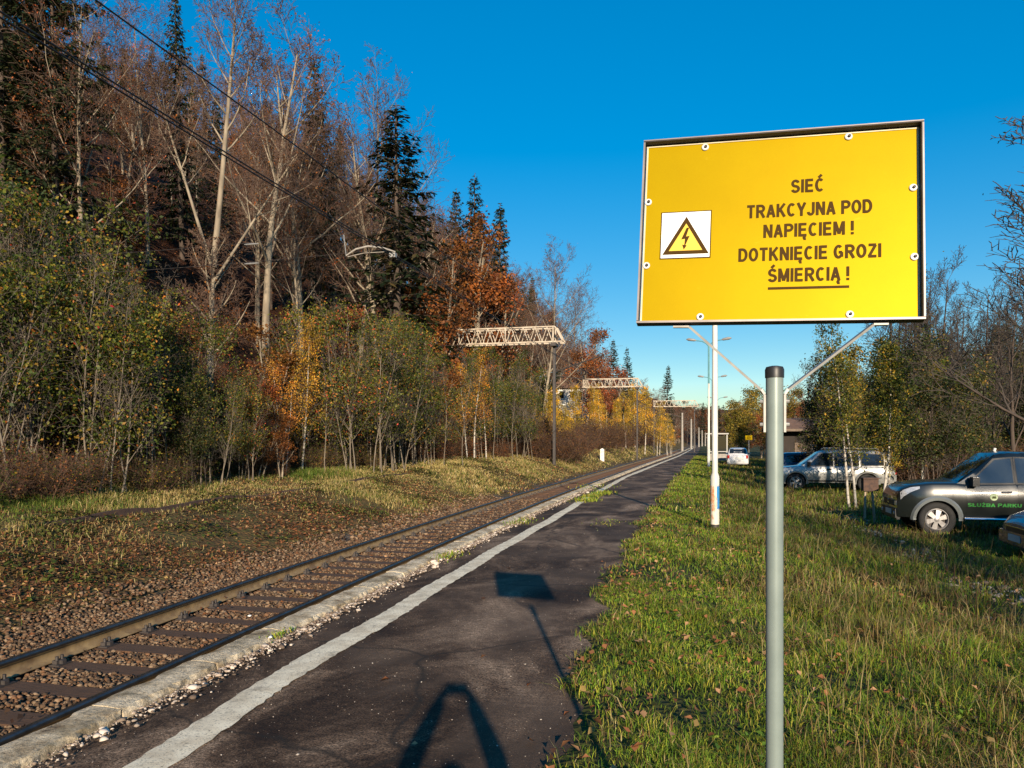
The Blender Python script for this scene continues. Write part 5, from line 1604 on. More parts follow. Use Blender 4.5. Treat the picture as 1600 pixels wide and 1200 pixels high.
# three diamond emblem
em = MB()
for a in (90, 210, 330):
    d = Vector((0, math.cos(R(a)), math.sin(R(a)))); s_ = Vector((0, -d.z, d.y))
    p = [Vector((0, 0, 0)), d * 0.03 + s_ * 0.017, d * 0.06, d * 0.03 - s_ * 0.017]
    em.add([v + Vector((2.292, 0, 0.697)) for v in p] + [v + Vector((2.286, 0, 0.697)) for v in p], [(0, 1, 2, 3), (7, 6, 5, 4), (0, 4, 5, 1), (1, 5, 6, 2), (2, 6, 7, 3), (3, 7, 4, 0)])
em.build('badge', M['chrome'], gr_)
MB().box((2.298, 0.05, 0.485), (0.012, 0.50, 0.11)).build('number_plate', M['plate'], t)
MB().tube([(0.12, 0.0, 1.84), (0.10, 0.0, 1.91)], 0.03, 10).build('roof_lamp', M['white_paint'], t)
M['green_letter'] = mat('green_door_lettering', (0.022, 0.24, 0.03), (0.018, 0.19, 0.024), 0.4, 0, 10)
M['badge_pale'] = mat('pale_green_badge', (0.50, 0.58, 0.36), (0.32, 0.42, 0.2), 0.4, 0, 30)
V, F = text_fit('S\u0141U\u017bBA PARKU', 0, 1.02, 0, 0.075, 0.2, 0)
# left side, read from the nose to the tail: letters run towards -x
vs = [(0.92 - v[0], c.yside(0.92 - v[0], 0.66 + v[2]) + 0.0095 - v[1], 0.665 + v[2]) for v in V]
me = bpy.data.meshes.new('door_lettering'); me.from_pydata(vs, [], F); me.materials.append(M['green_letter']); link('door_lettering', me, t)
yb = c.yside(0.42, 0.88)
emb = MB().lathe([(0.075, 0.0), (0.075, 0.006)], 22, 'y', (0.42, yb + 0.004, 0.875)).build('door_emblem', M['badge_pale'], t)
MB().add([(0.42 + dx, yb + 0.0125, 0.875 + dz) for dx, dz in ((-0.045, -0.03), (0.045, -0.03), (0.02, 0.03), (0.0, 0.005), (-0.02, 0.035))], [(0, 1, 2, 3, 4)]).build('emblem_mark', M['leaf_dark'], emb)
# load bed hood
MB().add([(x, s * yv, z) for x, z, yv in ((-1.02, 1.17, 0.80), (-2.60, 1.17, 0.80), (-2.50, 1.68, 0.68), (-1.05, 1.74, 0.68)) for s in (1, -1)], [(0, 2, 4, 6), (1, 7, 5, 3), (0, 6, 7, 1), (6, 4, 5, 7), (4, 2, 3, 5), (2, 0, 1, 3)]).build('bed_canopy', P_, t)

# --- silver estate / off-roader
c = Car(2.30, -2.42, 0.88, [(-2.42, 0.95), (-2.2, 1.02), (1.0, 1.00), (1.12, 1.01), (1.75, 0.95), (2.12, 0.88), (2.30, 0.74)], 0.36, 1.36, -1.34, 0.36, 0.43,
        [(-2.38, 1.0), (-2.28, 1.20), (-2.02, 1.58), (-1.7, 1.645), (-0.2, 1.67), (0.28, 1.64), (0.46, 1.57), (1.22, 1.0)], 0.27, 0.11)
x, y = at(1294, 31.8)
t = thing('silver_car', 'silver off roader with roof rails parked behind the thin birches', 'car', (x, y, gzf(x, y)), math.pi)
S_ = M['silver_paint']
c.body(t, S_); c.cabin(t, S_, -2.37, 1.22)
c.screen('windscreen', t, M['glass_dark'], 1.14, 0.5)
c.screen('rear_window', t, M['glass_dark'], -2.26, -2.05)
c.wheels(t, 5, 0.62, 0.24)
for sd in (1, -1):
    for xw in (c.xf, c.xr): c.flare(t, S_, xw, sd, 0.06, 0, 0.02)
    d1 = c.patch('front_door', t, S_, [(-0.10, 0.42), (0.86, 0.42), (0.95, 0.98), (-0.10, 1.0)], c.yside, 0.006, sd)
    d2 = c.patch('rear_door', t, S_, [(-0.92, 0.80), (-0.14, 0.42), (-0.14, 1.0), (-1.10, 1.0)], c.yside, 0.006, sd)
    c.patch('side_trim', t, M['trim'], [(-0.9, 0.40), (0.9, 0.40), (0.9, 0.46), (-0.9, 0.46)], c.yside, 0.014, sd, 8, 1)
    for q in ([(-0.06, 1.05), (0.90, 1.04), (0.36, 1.52), (-0.05, 1.55)], [(-1.02, 1.06), (-0.15, 1.05), (-0.14, 1.55), (-1.0, 1.55)], [(-2.08, 1.08), (-1.14, 1.06), (-1.12, 1.54), (-1.86, 1.50)]):
        c.patch('window_frame', t, M['trim'], [(q[0][0] - 0.03, q[0][1] - 0.03), (q[1][0] + 0.05, q[1][1] - 0.03), (q[2][0] + 0.03, q[2][1] + 0.03), (q[3][0] - 0.03, q[3][1] + 0.03)], c.ygh, 0.004, sd)
        c.patch('side_window', t, M['glass_dark'], q, c.ygh, 0.009, sd)
    for xh, dd in ((0.0, d1), (-0.98, d2)):
        yh = c.yside(xh, 0.9) + 0.02
        MB().bar((xh, sd * yh, 0.90), (xh + 0.18, sd * yh, 0.90), 0.03, 0.05).build('door_handle', M['trim'], dd)
    ym = c.ygh(0.85, 1.05)
    MB().box((0.86, sd * (ym + 0.11), 1.13), (0.12, 0.20, 0.16)).build('wing_mirror', M['trim'], t)
    MB().tube([(-1.8, sd * 0.60, 1.70), (-1.7, sd * 0.60, 1.74), (0.1, sd * 0.60, 1.75), (0.2, sd * 0.60, 1.70)], 0.022, 8).build('roof_rail', M['galv'], t)
    MB().box((2.29, sd * 0.62, 0.70), (0.06, 0.34, 0.15)).build('headlight', M['lamp_glass'], t)
    MB().box((-2.40, sd * 0.72, 0.86), (0.06, 0.16, 0.30)).build('tail_lamp', M['red_lamp'], t)
MB().box((2.29, 0, 0.47), (0.14, 1.55, 0.20)).build('front_bumper', S_, t)
MB().box((2.31, 0, 0.70), (0.04, 0.84, 0.14)).build('grille', M['trim'], t)
MB().box((2.37, 0, 0.46), (0.012, 0.5, 0.11)).build('number_plate', M['plate'], t)

# --- generic hatchback builder for the smaller cars
def hatch(name, label, px, D, heading, pm, dark=True, group=None, dz=0.0):
    c = Car(1.98, -1.92, 0.83, [(-1.92, 0.78), (-1.82, 0.92), (-1.4, 0.94), (0.85, 0.91), (1.0, 0.92), (1.55, 0.84), (1.85, 0.74), (1.98, 0.60)], 0.26, 1.22, -1.22, 0.30, 0.36,
            [(-1.84, 0.92), (-1.70, 1.12), (-1.45, 1.36), (-1.1, 1.43), (-0.2, 1.46), (0.2, 1.43), (0.38, 1.36), (1.08, 0.93)], 0.30, 0.14)
    x, y = at(px, D)
    t = thing(name, label, 'car', (x, y, gzf(x, y) + dz), heading, group)
    c.body(t, pm); c.cabin(t, pm, -1.84, 1.08)
    c.screen('windscreen', t, M['glass_dark'], 1.0, 0.42)
    c.screen('rear_window', t, M['glass_dark'], -1.76, -1.44)
    c.wheels(t, 5, 0.62, 0.19)
    for sd in (1, -1):
        d1 = c.patch('front_door', t, pm, [(-0.25, 0.34), (0.80, 0.34), (0.88, 0.90), (-0.25, 0.92)], c.yside, 0.005, sd)
        c.patch('rear_door', t, pm, [(-0.86, 0.66), (-0.28, 0.34), (-0.28, 0.92), (-1.05, 0.92)], c.yside, 0.005, sd)
        for q in ([(-0.22, 0.97), (0.76, 0.96), (0.30, 1.33), (-0.21, 1.36)], [(-1.2, 0.98), (-0.30, 0.97), (-0.29, 1.36), (-1.08, 1.33)]):
            c.patch('side_window', t, M['glass_dark'], q, c.ygh, 0.008, sd)
        MB().bar((-0.12, sd * (c.yside(-0.1, 0.82) + 0.02), 0.82), (0.05, sd * (c.yside(0, 0.82) + 0.02), 0.82), 0.03, 0.04).build('door_handle', pm, d1)
        ym = c.ygh(0.72, 0.98)
        MB().box((0.72, sd * (ym + 0.09), 1.02), (0.10, 0.18, 0.13)).build('wing_mirror', pm, t)
        hv = []
        for i in range(6):
            x_ = 1.55 + 0.36 * i / 5
            zt = c.zt(x_) - 0.015
            for z in (zt - 0.10 - 0.02 * i / 5, zt):
                hv.append((x_, sd * (c.yside(x_, z) + 0.007), z))
        MB().add(hv, [(2 * i, 2 * i + 2, 2 * i + 3, 2 * i + 1) for i in range(5)]).build('headlight', M['lamp_glass'], t)
        MB().box((-1.875, sd * 0.66, 0.80), (0.12, 0.15, 0.24)).build('tail_lamp', M['red_lamp'], t)
    MB().box((1.95, 0, 0.40), (0.12, 1.42, 0.22)).build('front_bumper', pm, t)
    MB().box((-1.90, 0, 0.42), (0.16, 1.50, 0.22)).build('rear_bumper', pm, t)
    g_ = MB().box((1.985, 0, 0.545), (0.03, 0.80, 0.10)).build('grille', M['trim'], t)
    MB().box((2.0, 0, 0.60), (0.02, 0.84, 0.018)).build('grille_trim', M['chrome'], g_)
    MB().box((2.018, 0, 0.41), (0.012, 0.50, 0.11)).build('number_plate', M['plate'], t)
    MB().box((-1.925, 0, 0.72), (0.012, 0.50, 0.11)).build('number_plate', M['plate'], t)
    return t
hatch('hatchback', 'small white silver hatchback seen from behind beside the yellow sign', 1153, 59, R(90) - 0.05, M['white_car'])
hatch('blue_car', 'dark blue car parked behind the silver off roader', 1262, 40, 0.0, M['blue_paint'])
tb = hatch('navy_car', 'navy blue car at the frame edge, its front in front of the pickup', 1800, 12.5, math.pi, M['navy_paint'])
tb.location = (7.25, 14.9, gzf(7.25, 14.9))

# ------------------------------------------------------------------ small things on the right
# red brown box plate on two stakes
x, y = at(1359, 19.0)
t = thing('stake_box', 'rusty red brown box fixed on two crooked pale stakes beside the pickup', 'box', (x, y, gzf(x, y)), 0.2)
MB().box((0, 0, 0.93), (0.36, 0.16, 0.30)).build('box_body', M['steel_rust'], t)
MB().box((0, 0, 1.095), (0.40, 0.22, 0.03)).build('box_lid', M['steel_rust'], t)
MB().tube([(-0.13, 0, -0.2), (-0.10, 0.02, 0.80)], [0.03, 0.026], 7).build('stake', M['wood_pale'], t)
MB().tube([(0.16, 0.05, -0.2), (0.05, 0, 0.80)], [0.034, 0.028], 7).build('stake', M['wood_pale'], t)
# far yellow sign
x, y = at(1170, 66)
t = thing('small_yellow_sign', 'small far yellow sign on a thin grey post right of the white hatchback', 'sign', (x, y, gzf(x, y)))
MB().tube([(0, 0, -0.2), (0, 0, 2.2)], 0.045, 8).build('post', M['galv'], t)
MB().box((0, -0.04, 2.33), (0.56, 0.02, 0.40)).build('panel', M['sign_yellow'], t)
MB().prism([(-0.16, 2.26), (-0.04, 2.26), (-0.10, 2.37)], -0.056, -0.052).build('pictogram', M['sign_brown'], t)
for k in range(3):
    MB().box((0.1, -0.053, 2.39 - k * 0.05), (0.2, 0.004, 0.018)).build('print_line', M['sign_brown'], t)
# waiting shelter
x, y = at(1131, 62)
t = thing('waiting_shelter', 'pale framed glass shelter beside the lamp posts, left of the white hatchback', 'shelter', (x - 0.5, y, gzf(x, y)))
for px_, py__ in ((-0.75, 0), (0.75, 0), (-0.75, 1.3), (0.75, 1.3)):
    MB().box((px_, py__, 1.2), (0.09, 0.09, 2.4)).build('post', M['galv'], t)
MB().box((0, 0.65, 2.42), (1.75, 1.6, 0.10)).build('roof', M['galv'], t)
MB().box((0, 0.0, 1.62), (1.40, 0.02, 1.2)).build('glass_pane', M['glass_dark'], t)
MB().box((0, 0.0, 0.98), (1.42, 0.06, 0.07)).build('rail', M['galv'], t)
MB().box((0, 0.0, 0.52), (1.42, 0.04, 0.55)).build('lower_panel', M['concrete'], t)
MB().box((0, 0.7, 0.45), (1.3, 0.35, 0.05)).build('bench_seat', M['wood_old'], t)
# dark station building with brown roof
M['dark_boards'] = mat('dark_brown_boards', (0.035, 0.026, 0.02), (0.018, 0.014, 0.012), 0.85, 0, 4, stretch=(8, 8, 0.4))
M['roof_brown'] = mat('brown_roof_sheets', (0.20, 0.115, 0.07), (0.12, 0.07, 0.045), 0.8, 0, 3)
x, y = at(1262, 52)
t = thing('station_building', 'dark timber building with a low brown roof behind the parked cars', 'building', (x + 0.6, y, gzf(x, y)), 0.05)
MB().box((0, 2.6, 1.45), (4.4, 4.4, 3.1)).build('wall', M['dark_boards'], t)
rf = MB().add([(-2.9, -0.6, 2.92), (2.9, -0.6, 2.92), (2.9, 2.6, 3.75), (-2.9, 2.6, 3.75), (-2.9, 5.8, 2.92), (2.9, 5.8, 2.92), (-2.9, -0.6, 2.82), (2.9, -0.6, 2.82), (2.9, 2.6, 3.65), (-2.9, 2.6, 3.65), (-2.9, 5.8, 2.82), (2.9, 5.8, 2.82)],
              [(0, 1, 2, 3), (3, 2, 5, 4), (7, 6, 9, 8), (8, 9, 10, 11), (0, 6, 7, 1), (4, 5, 11, 10), (0, 3, 9, 6), (3, 4, 10, 9), (1, 7, 8, 2), (2, 8, 11, 5)]).build('roof', M['roof_brown'], t)
MB().box((0, -0.615, 2.85), (5.7, 0.04, 0.16)).build('eaves_board', M['wood_old'], rf)
MB().box((0.9, 0.375, 1.55), (1.0, 0.05, 1.0)).build('window', M['glass_dark'], t)
MB().box((-0.9, 0.375, 1.0), (0.95, 0.05, 2.0)).build('door', M['wood_old'], t)
for xx in (-2.5, 2.5):
    MB().box((xx, -0.35, 1.35), (0.14, 0.14, 2.9)).build('porch_post', M['dark_boards'], t)
# low fence in front of it
x, y = at(1247, 48)
t = thing('low_fence', 'low open railing in front of the dark timber building', 'fence', (x, y, gzf(x, y)))
for k in range(5):
    MB().box((-1.2 + k * 0.6, 0, 0.5), (0.06, 0.06, 1.15)).build('post', M['wood_old'], t)
for z in (0.55, 1.02):
    MB().box((0, 0.045, z), (2.7, 0.03, 0.07)).build('rail', M['wood_old'], t)
# white notice board seen over the silver roof
x, y = at(1273, 42)
t = thing('white_board', 'small white board on a post showing above the silver car bonnet', 'sign', (x, y, gzf(x, y)))
MB().box((0, 0, 1.0), (0.07, 0.07, 2.2)).build('post', M['galv'], t)
MB().box((0, -0.05, 1.92), (0.50, 0.03, 0.28)).build('panel', M['white_paint'], t)
MB().box((0, -0.05, 1.62), (0.40, 0.03, 0.16)).build('panel', M['white_paint'], t)
# brown fence far right of the building
x, y = at(1295, 50)
t = thing('board_fence', 'low brown board fence behind the silver off roader', 'fence', (x, y, gzf(x, y)))
for k in range(18):
    MB().box((-0.8 + k * 0.22, 0, 0.75), (0.18, 0.03, 1.5)).build('board', M['roof_brown'], t)
for z in (0.4, 1.2):
    MB().box((1.05, 0.035, z), (4.1, 0.04, 0.09)).build('rail', M['wood_old'], t)

# white kilometre stone on the left bank
x, y = at(941, 66)
t = thing('marker_post', 'short white marker post standing in dry grass left of the track', 'marker', (x, y, gzf(x, y)))
MB().box((0, 0, 0.45), (0.34, 0.16, 1.1)).build('post', M['white_paint'], t)
MB().add([(-0.17, -0.08, 1.0), (0.17, -0.08, 1.0), (0.17, 0.08, 1.0), (-0.17, 0.08, 1.0), (0, -0.08, 1.1), (0, 0.08, 1.1)], [(0, 1, 4), (2, 3, 5), (1, 2, 5, 4), (3, 0, 4, 5), (0, 3, 2, 1)]).build('cap', M['white_paint'], t)

# white house on the slope
M['plaster'] = mat('white_house_plaster', (0.68, 0.66, 0.60), (0.56, 0.54, 0.49), 0.85, 0, 3)
x, y = at(892, 118)
zh = CAM_Z + (690 - 622) / 1200 * 118
t = thing('white_house', 'white house with a brown gabled roof half hidden on the wooded slope', 'house', (x, y, zh), R(8))
W_ = 2.6
MB().add([(-W_, 0, -3), (W_, 0, -3), (W_, 0, 1.75), (-W_, 0, 1.75), (-W_, 6, -3), (W_, 6, -3), (W_, 6, 1.75), (-W_, 6, 1.75), (-W_, 3, 3.1), (W_, 3, 3.1)],
         [(0, 1, 2, 3), (5, 4, 7, 6), (1, 5, 6, 9, 2), (4, 0, 3, 8, 7), (3, 2, 9, 8), (7, 8, 9, 6), (0, 4, 5, 1)]).build('wall', M['plaster'], t)
rf = MB().add([(-3.1, -0.5, 1.6), (3.1, -0.5, 1.6), (2.5, 3, 3.35), (-2.5, 3, 3.35), (-3.1, 6.5, 1.6), (3.1, 6.5, 1.6), (-3.1, -0.5, 1.5), (3.1, -0.5, 1.5), (3.1, 6.5, 1.5), (-3.1, 6.5, 1.5)],
              [(0, 1, 2, 3), (4, 3, 2, 5), (0, 3, 4), (1, 5, 2), (0, 6, 7, 1), (1, 7, 8, 5), (5, 8, 9, 4), (4, 9, 6, 0), (6, 9, 8, 7)]).build('roof', M['roof_brown'], t)
MB().box((0.7, 3, 3.6), (0.5, 0.5, 0.9)).build('chimney', M['concrete'], rf)
for xx in (-1.4, 0.2, 1.7):
    f_ = MB().box((xx, -0.02, 0.5), (0.85, 0.08, 1.15)).build('window', M['white_paint'], t)
    MB().box((xx, -0.065, 0.5), (0.68, 0.02, 0.98)).build('pane', M['glass_dark'], f_)

# ------------------------------------------------------------------ ground cover
def camD(x, y):
    return -x * SN + y * CS

def in_view(x, y, m=260):
    D = camD(x, y)
    u = 800 + 1200 * (x * CS + y * SN) / np.maximum(D, 0.05)
    v = 690 + 1200 * CAM_Z / np.maximum(D, 0.05)
    return (D > 0.9) & (u > -m) & (u < 1600 + m) & (v < 1200 + 600)

def scatter(rs_, n, x0, x1, y0, y1):
    return rs_.uniform(x0, x1, n), rs_.uniform(y0, y1, n)

def blades(rs_, x, y, z, h, w, lean, tint):
    n = len(x)
    a = rs_.uniform(0, 2 * np.pi, n)
    la = rs_.uniform(0, 2 * np.pi, n)
    ln = np.abs(rs_.normal(0, 1, n)) * lean
    base = np.stack([x, y, z], 1)
    wd = np.stack([np.cos(a), np.sin(a), np.zeros(n)], 1) * (w / 2)[:, None]
    ld = np.stack([np.cos(la), np.sin(la), np.zeros(n)], 1) * (ln * h)[:, None]
    up = np.zeros((n, 3)); up[:, 2] = h
    mid = base + up * 0.55 + ld * 0.35
    tip = base + up * (1 - 0.35 * np.minimum(ln, 1.2))[:, None] + ld
    V = np.stack([base - wd, base + wd, mid - wd * 0.75, mid + wd * 0.75, tip], 1).reshape(-1, 3)
    b = (np.arange(n) * 5)[:, None]
    Q = b + np.array([[0, 1, 3, 2]]); T = b + np.array([[2, 3, 4]])
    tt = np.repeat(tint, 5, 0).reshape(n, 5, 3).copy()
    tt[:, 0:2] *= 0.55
    return V, Q, T, tt.reshape(-1, 3)

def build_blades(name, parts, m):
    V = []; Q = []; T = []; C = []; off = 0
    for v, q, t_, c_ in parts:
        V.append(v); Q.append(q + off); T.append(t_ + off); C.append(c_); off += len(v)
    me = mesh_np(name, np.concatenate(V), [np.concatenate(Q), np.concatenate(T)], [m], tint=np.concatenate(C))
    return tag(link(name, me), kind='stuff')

M['grass'] = tint_mat('grass_blades', 0.6, 0.3, 0.25)
M['litter'] = tint_mat('fallen_leaves', 0.7, 0.25, 0.2)
M['stone'] = tint_mat('ballast_stone', 0.9, 0.0, 0.15)
rs_ = np.random.default_rng(11)
def pal(rs_, n, cols, wts=None):
    cols = np.array(cols)
    i = rs_.choice(len(cols), n, p=None if wts is None else np.array(wts) / np.sum(wts))
    return cols[i] * rs_.uniform(0.75, 1.25, (n, 1))

GREEN = [(0.17, 0.29, 0.022), (0.29, 0.36, 0.03), (0.09, 0.18, 0.018), (0.42, 0.38, 0.05)]
DRY = [(0.38, 0.27, 0.10), (0.26, 0.165, 0.06), (0.48, 0.38, 0.17), (0.20, 0.10, 0.04)]
parts = []
for (y0, y1, n, hs, ww) in [(0.9, 4.5, 190000, 1.0, 0.0042), (4.5, 9, 120000, 1.05, 0.006), (9, 18, 110000, 1.15, 0.010), (18, 36, 90000, 1.35, 0.017), (36, 90, 50000, 1.5, 0.04)]:
    xmax = {0.9: 4.2, 4.5: 5.8, 9: 8.5, 18: 11, 36: 10}[y0]
    x, y = scatter(rs_, n, -1.5, xmax, y0, y1)
    e = x - edge_x(y)
    fr_ = vnoise(x, y, 1.1, 8); f2 = vnoise(x, y, 0.35, 9); f3 = vnoise(x, y, 3.3, 4)
    dens = np.clip((e + 0.06 + 0.09 * f3) / 0.18, 0, 1) * np.clip(0.72 + 0.5 * fr_ + 0.3 * f3, 0.12, 1)
    # bare stony strip in front of the pickup
    strip = np.where((y > 8) & (y < 25), np.abs(x - 3.6 + 0.35 * fr_) * 2.2, 9)
    dens *= np.where((x > 1.6) & (strip < 0.75), 0.5, 1.0)
    dens *= np.where((x > 3.4) & (y > 11) & (y < 40), 0.55, 1.0)
    k = (rs_.random(n) < dens) & in_view(x, y)
    x, y, e, fr_, f2, f3 = x[k], y[k], e[k], fr_[k], f2[k], f3[k]
    m_ = len(x)
    wild = np.clip((e - 1.2) / 1.2 + 0.5 * fr_, 0, 1)       # rougher meadow away from the platform
    far_soft = 1.0
    dryp = np.clip(0.10 + 0.42 * wild * (0.6 + fr_) + 0.12 * np.clip(1 - e / 0.5, 0, 1) + 0.1 * f3, 0.03, 0.75)
    isdry = rs_.random(m_) < dryp
    col = np.where(isdry[:, None], pal(rs_, m_, DRY), pal(rs_, m_, GREEN, [4, 3, 2, 2]))
    col = col * (1 - 0.22 * wild)[:, None] * (0.85 + 0.35 * vnoise(x, y, 2.1, 33))[:, None].clip(0.45, 1.4)
    h = (0.030 + 0.045 * rs_.random(m_) + wild * (0.02 + 0.10 * rs_.random(m_) * np.clip(0.7 + f3, 0.2, 1.6)) + 0.06 * np.clip(f3, 0, 1)) * hs
    h *= np.where(isdry & (rs_.random(m_) < 0.10), 2.0, 1.0)
    w = ww * rs_.uniform(0.7, 1.4, m_)
    parts.append(blades(rs_, x, y, gz(x, y) - 0.008, h, w, 1.05, col))
# taller tufts along the asphalt and weeds through the line
for tx, ty, tn, th, sp in [(float(line_x(21.3)) + 0.12, 21.2, 260, 0.11, 0.35), (float(line_x(23.0)) + 0.1, 23.0, 260, 0.12, 0.35), (float(line_x(24.5)) + 0.25, 24.4, 260, 0.12, 0.4), (-3.3, 22.0, 160, 0.06, 0.5), (-3.50, 5.9, 70, 0.045, 0.09), (-3.55, 10.6, 160, 0.05, 0.25), (-3.62, 15.4, 160, 0.06, 0.4), (-1.9, 15.6, 120, 0.03, 0.4), (-3.7, 28, 160, 0.07, 1.0)]:
    a = rs_.normal(size=(tn, 2)) * sp
    x, y = tx + a[:, 0] * 0.4, ty + a[:, 1]
    parts.append(blades(rs_, x, y, np.full(tn, -0.004), th * rs_.uniform(0.4, 1.2, tn), np.full(tn, 0.008 + ty * 0.0006), 0.7, pal(rs_, tn, GREEN + [(0.25, 0.2, 0.05)])))
# long flopped tussocks in the rough meadow
n = 60000
y = 1.6 + 20 * rs_.random(n) ** 1.4; x = rs_.uniform(0.0, 8, n)
e = x - edge_x(y); f3 = vnoise(x, y, 2.6, 71); f4 = vnoise(x, y, 0.8, 72)
k = (e > 1.1) & (f3 + 0.5 * f4 > 0.42) & in_view(x, y) & ~((x > 3.2) & (y > 11))
x, y, f3, f4 = x[k], y[k], f3[k], f4[k]
m_ = len(x)
isd = rs_.random(m_) < np.clip(0.35 + 0.5 * f4, 0.05, 0.9)
col = np.where(isd[:, None], pal(rs_, m_, DRY), pal(rs_, m_, GREEN)) * 0.85
parts.append(blades(rs_, x, y, gz(x, y), rs_.uniform(0.10, 0.26, m_), 0.0045 * np.interp(y, [2, 20], [0.9, 3.2]) * rs_.uniform(0.7, 1.4, m_), 1.7, col))
# long dry stems in the foreground
n = 420
x, y = scatter(rs_, n, 0.2, 3.2, 2.2, 9)
e = x - edge_x(y)
k = (e > 1.0) & in_view(x, y); x, y = x[k], y[k]
parts.append(blades(rs_, x, y, gz(x, y), rs_.uniform(0.22, 0.5, len(x)), np.full(len(x), 0.0035), 0.55, pal(rs_, len(x), DRY[:3])))
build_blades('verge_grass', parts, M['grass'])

# dry grass and weeds of the left bank
parts = []
STRAW = [(0.50, 0.37, 0.14), (0.40, 0.28, 0.10), (0.28, 0.23, 0.06), (0.56, 0.44, 0.20)]
for (y0, y1, n, ww, hs) in [(5, 14, 60000, 0.010, 1.0), (14, 28, 90000, 0.015, 1.0), (28, 60, 90000, 0.028, 1.2), (60, 140, 45000, 0.06, 1.5)]:
    x = rs_.uniform(-13.2, -3.3, n); y = rs_.uniform(y0, y1, n)
    X = x; d = x
    xx = cx(y) + d
    f = vnoise(xx, y, 0.55, 12); f2 = vnoise(xx, y, 2.2, 13)
    wgt = np.interp(d, [-13, -11, -8.2, -6.9, -6.4, -5.4, -4.2, -3.5], [0.7, 1.0, 1.0, 0.8, 0.35, 0.14, 0.07, 0.01])
    wgt = np.where(y > 20, np.interp(d, [-13, -10, -6, -4.6, -3.8, -3.4], [0.8, 1, 1, 1.0, 0.55, 0.05]), wgt)
    dens = np.clip(wgt * (0.8 + 0.5 * f + 0.35 * f2), 0, 1)
    k = (rs_.random(n) < dens) & in_view(xx, y)
    xx, y, d, f, f2 = xx[k], y[k], d[k], f[k], f2[k]
    m_ = len(xx)
    grn = np.clip(np.interp(d, [-13, -9, -7.5, -6, -4], [0.55, 0.45, 0.35, 0.4, 0.45]) + 0.35 * f2 - np.where(y > 22, 0.2, 0.14), 0.03, 0.9)
    near_ = np.exp(-(((xx + 12.6) / 1.5) ** 2 + ((y - 11.8) / 1.9) ** 2)) + np.exp(-(((xx + 12.9) / 1.2) ** 2 + ((y - 23.5) / 2.2) ** 2))
    grn = np.clip(grn + near_ * 0.8, 0, 0.97)
    isg = rs_.random(m_) < grn
    col = np.where(isg[:, None], pal(rs_, m_, [(0.11, 0.17, 0.022), (0.18, 0.22, 0.03), (0.07, 0.11, 0.02)]), pal(rs_, m_, STRAW))
    h = (0.04 + 0.13 * rs_.random(m_) * np.clip(0.6 + f, 0.3, 1.5)) * hs * (1 + 1.0 * near_)
    parts.append(blades(rs_, xx, y, gz(xx, y) - 0.01, h, ww * rs_.uniform(0.6, 1.3, m_), 1.0, col))
build_blades('bank_grass', parts, M['grass'])

# fallen leaves
def leaf_litter(rs_, x, y, z, size, cols, lift=0.02):
    n = len(x)
    nrm_ = rs_.normal(size=(n, 3)) * 0.45; nrm_[:, 2] = 1
    nrm_ /= np.linalg.norm(nrm_, axis=1, keepdims=True)
    a = rs_.uniform(0, 6.28, n)
    u = np.stack([np.cos(a), np.sin(a), np.zeros(n)], 1)
    u -= nrm_ * np.sum(u * nrm_, 1, keepdims=True); u /= np.linalg.norm(u, axis=1, keepdims=True)
    v = np.cross(nrm_, u)
    s = size * rs_.uniform(0.6, 1.3, n)
    s = s[:, None]
    c0 = np.stack([x, y, z + lift * rs_.random(n)], 1)
    curl = rs_.uniform(0.0, 0.35, (n, 1))
    p = [c0 - u * s * 0.5, c0 + v * s * 0.33 + nrm_ * s * curl - u * s * 0.08, c0 + u * s * 0.5 + nrm_ * s * curl * 0.4, c0 - v * s * 0.33 + nrm_ * s * curl - u * s * 0.08]
    V = np.stack(p, 1).reshape(-1, 3)
    b = (np.arange(n) * 4)[:, None]
    T = np.concatenate([b + np.array([[0, 1, 2]]), b + np.array([[0, 2, 3]])])
    return V, T, np.repeat(cols, 4, 0)
LEAF = [(0.22, 0.085, 0.035), (0.36, 0.15, 0.06), (0.14, 0.065, 0.032), (0.46, 0.26, 0.13), (0.075, 0.042, 0.024), (0.30, 0.20, 0.07)]
LW = [4, 2, 5, 1.6, 5, 1.6]
Vs, Ts, Cs = [], [], []; off = 0
def add_litter(x, y, size, cols, lift=0.02):
    global off
    V, T, C = leaf_litter(rs_, x, y, gz(x, y), size, cols, lift)
    Vs.append(V); Ts.append(T + off); Cs.append(C); off += len(V)
for (y0, y1, n, sz) in [(4, 12, 60000, 0.055), (12, 26, 46000, 0.075), (26, 60, 24000, 0.12)]:
    d = rs_.uniform(-13, -2.9, n); y = rs_.uniform(y0, y1, n)
    x = cx(y) + d
    f = vnoise(x, y, 0.8, 21)
    wgt = np.interp(d, [-13, -11, -8, -6.5, -5, -4.0, -3.4, -2.9], [0.6, 0.4, 0.3, 0.6, 0.85, 1.0, 0.55, 0.12]) * np.clip(0.6 + 0.75 * f, 0.05, 1) * np.interp(y, [16, 26], [1, 0.55])
    k = (rs_.random(n) < wgt) & in_view(x, y)
    add_litter(x[k], y[k], sz, pal(rs_, k.sum(), LEAF, LW))
# forest floor
n = 30000
y = rs_.uniform(8, 75, n); d = rs_.uniform(-32, -11.5, n); x = cx(y) + d
k = in_view(x, y)
add_litter(x[k], y[k], 0.16, pal(rs_, k.sum(), LEAF[:3] + [LEAF[4]]), 0.04)
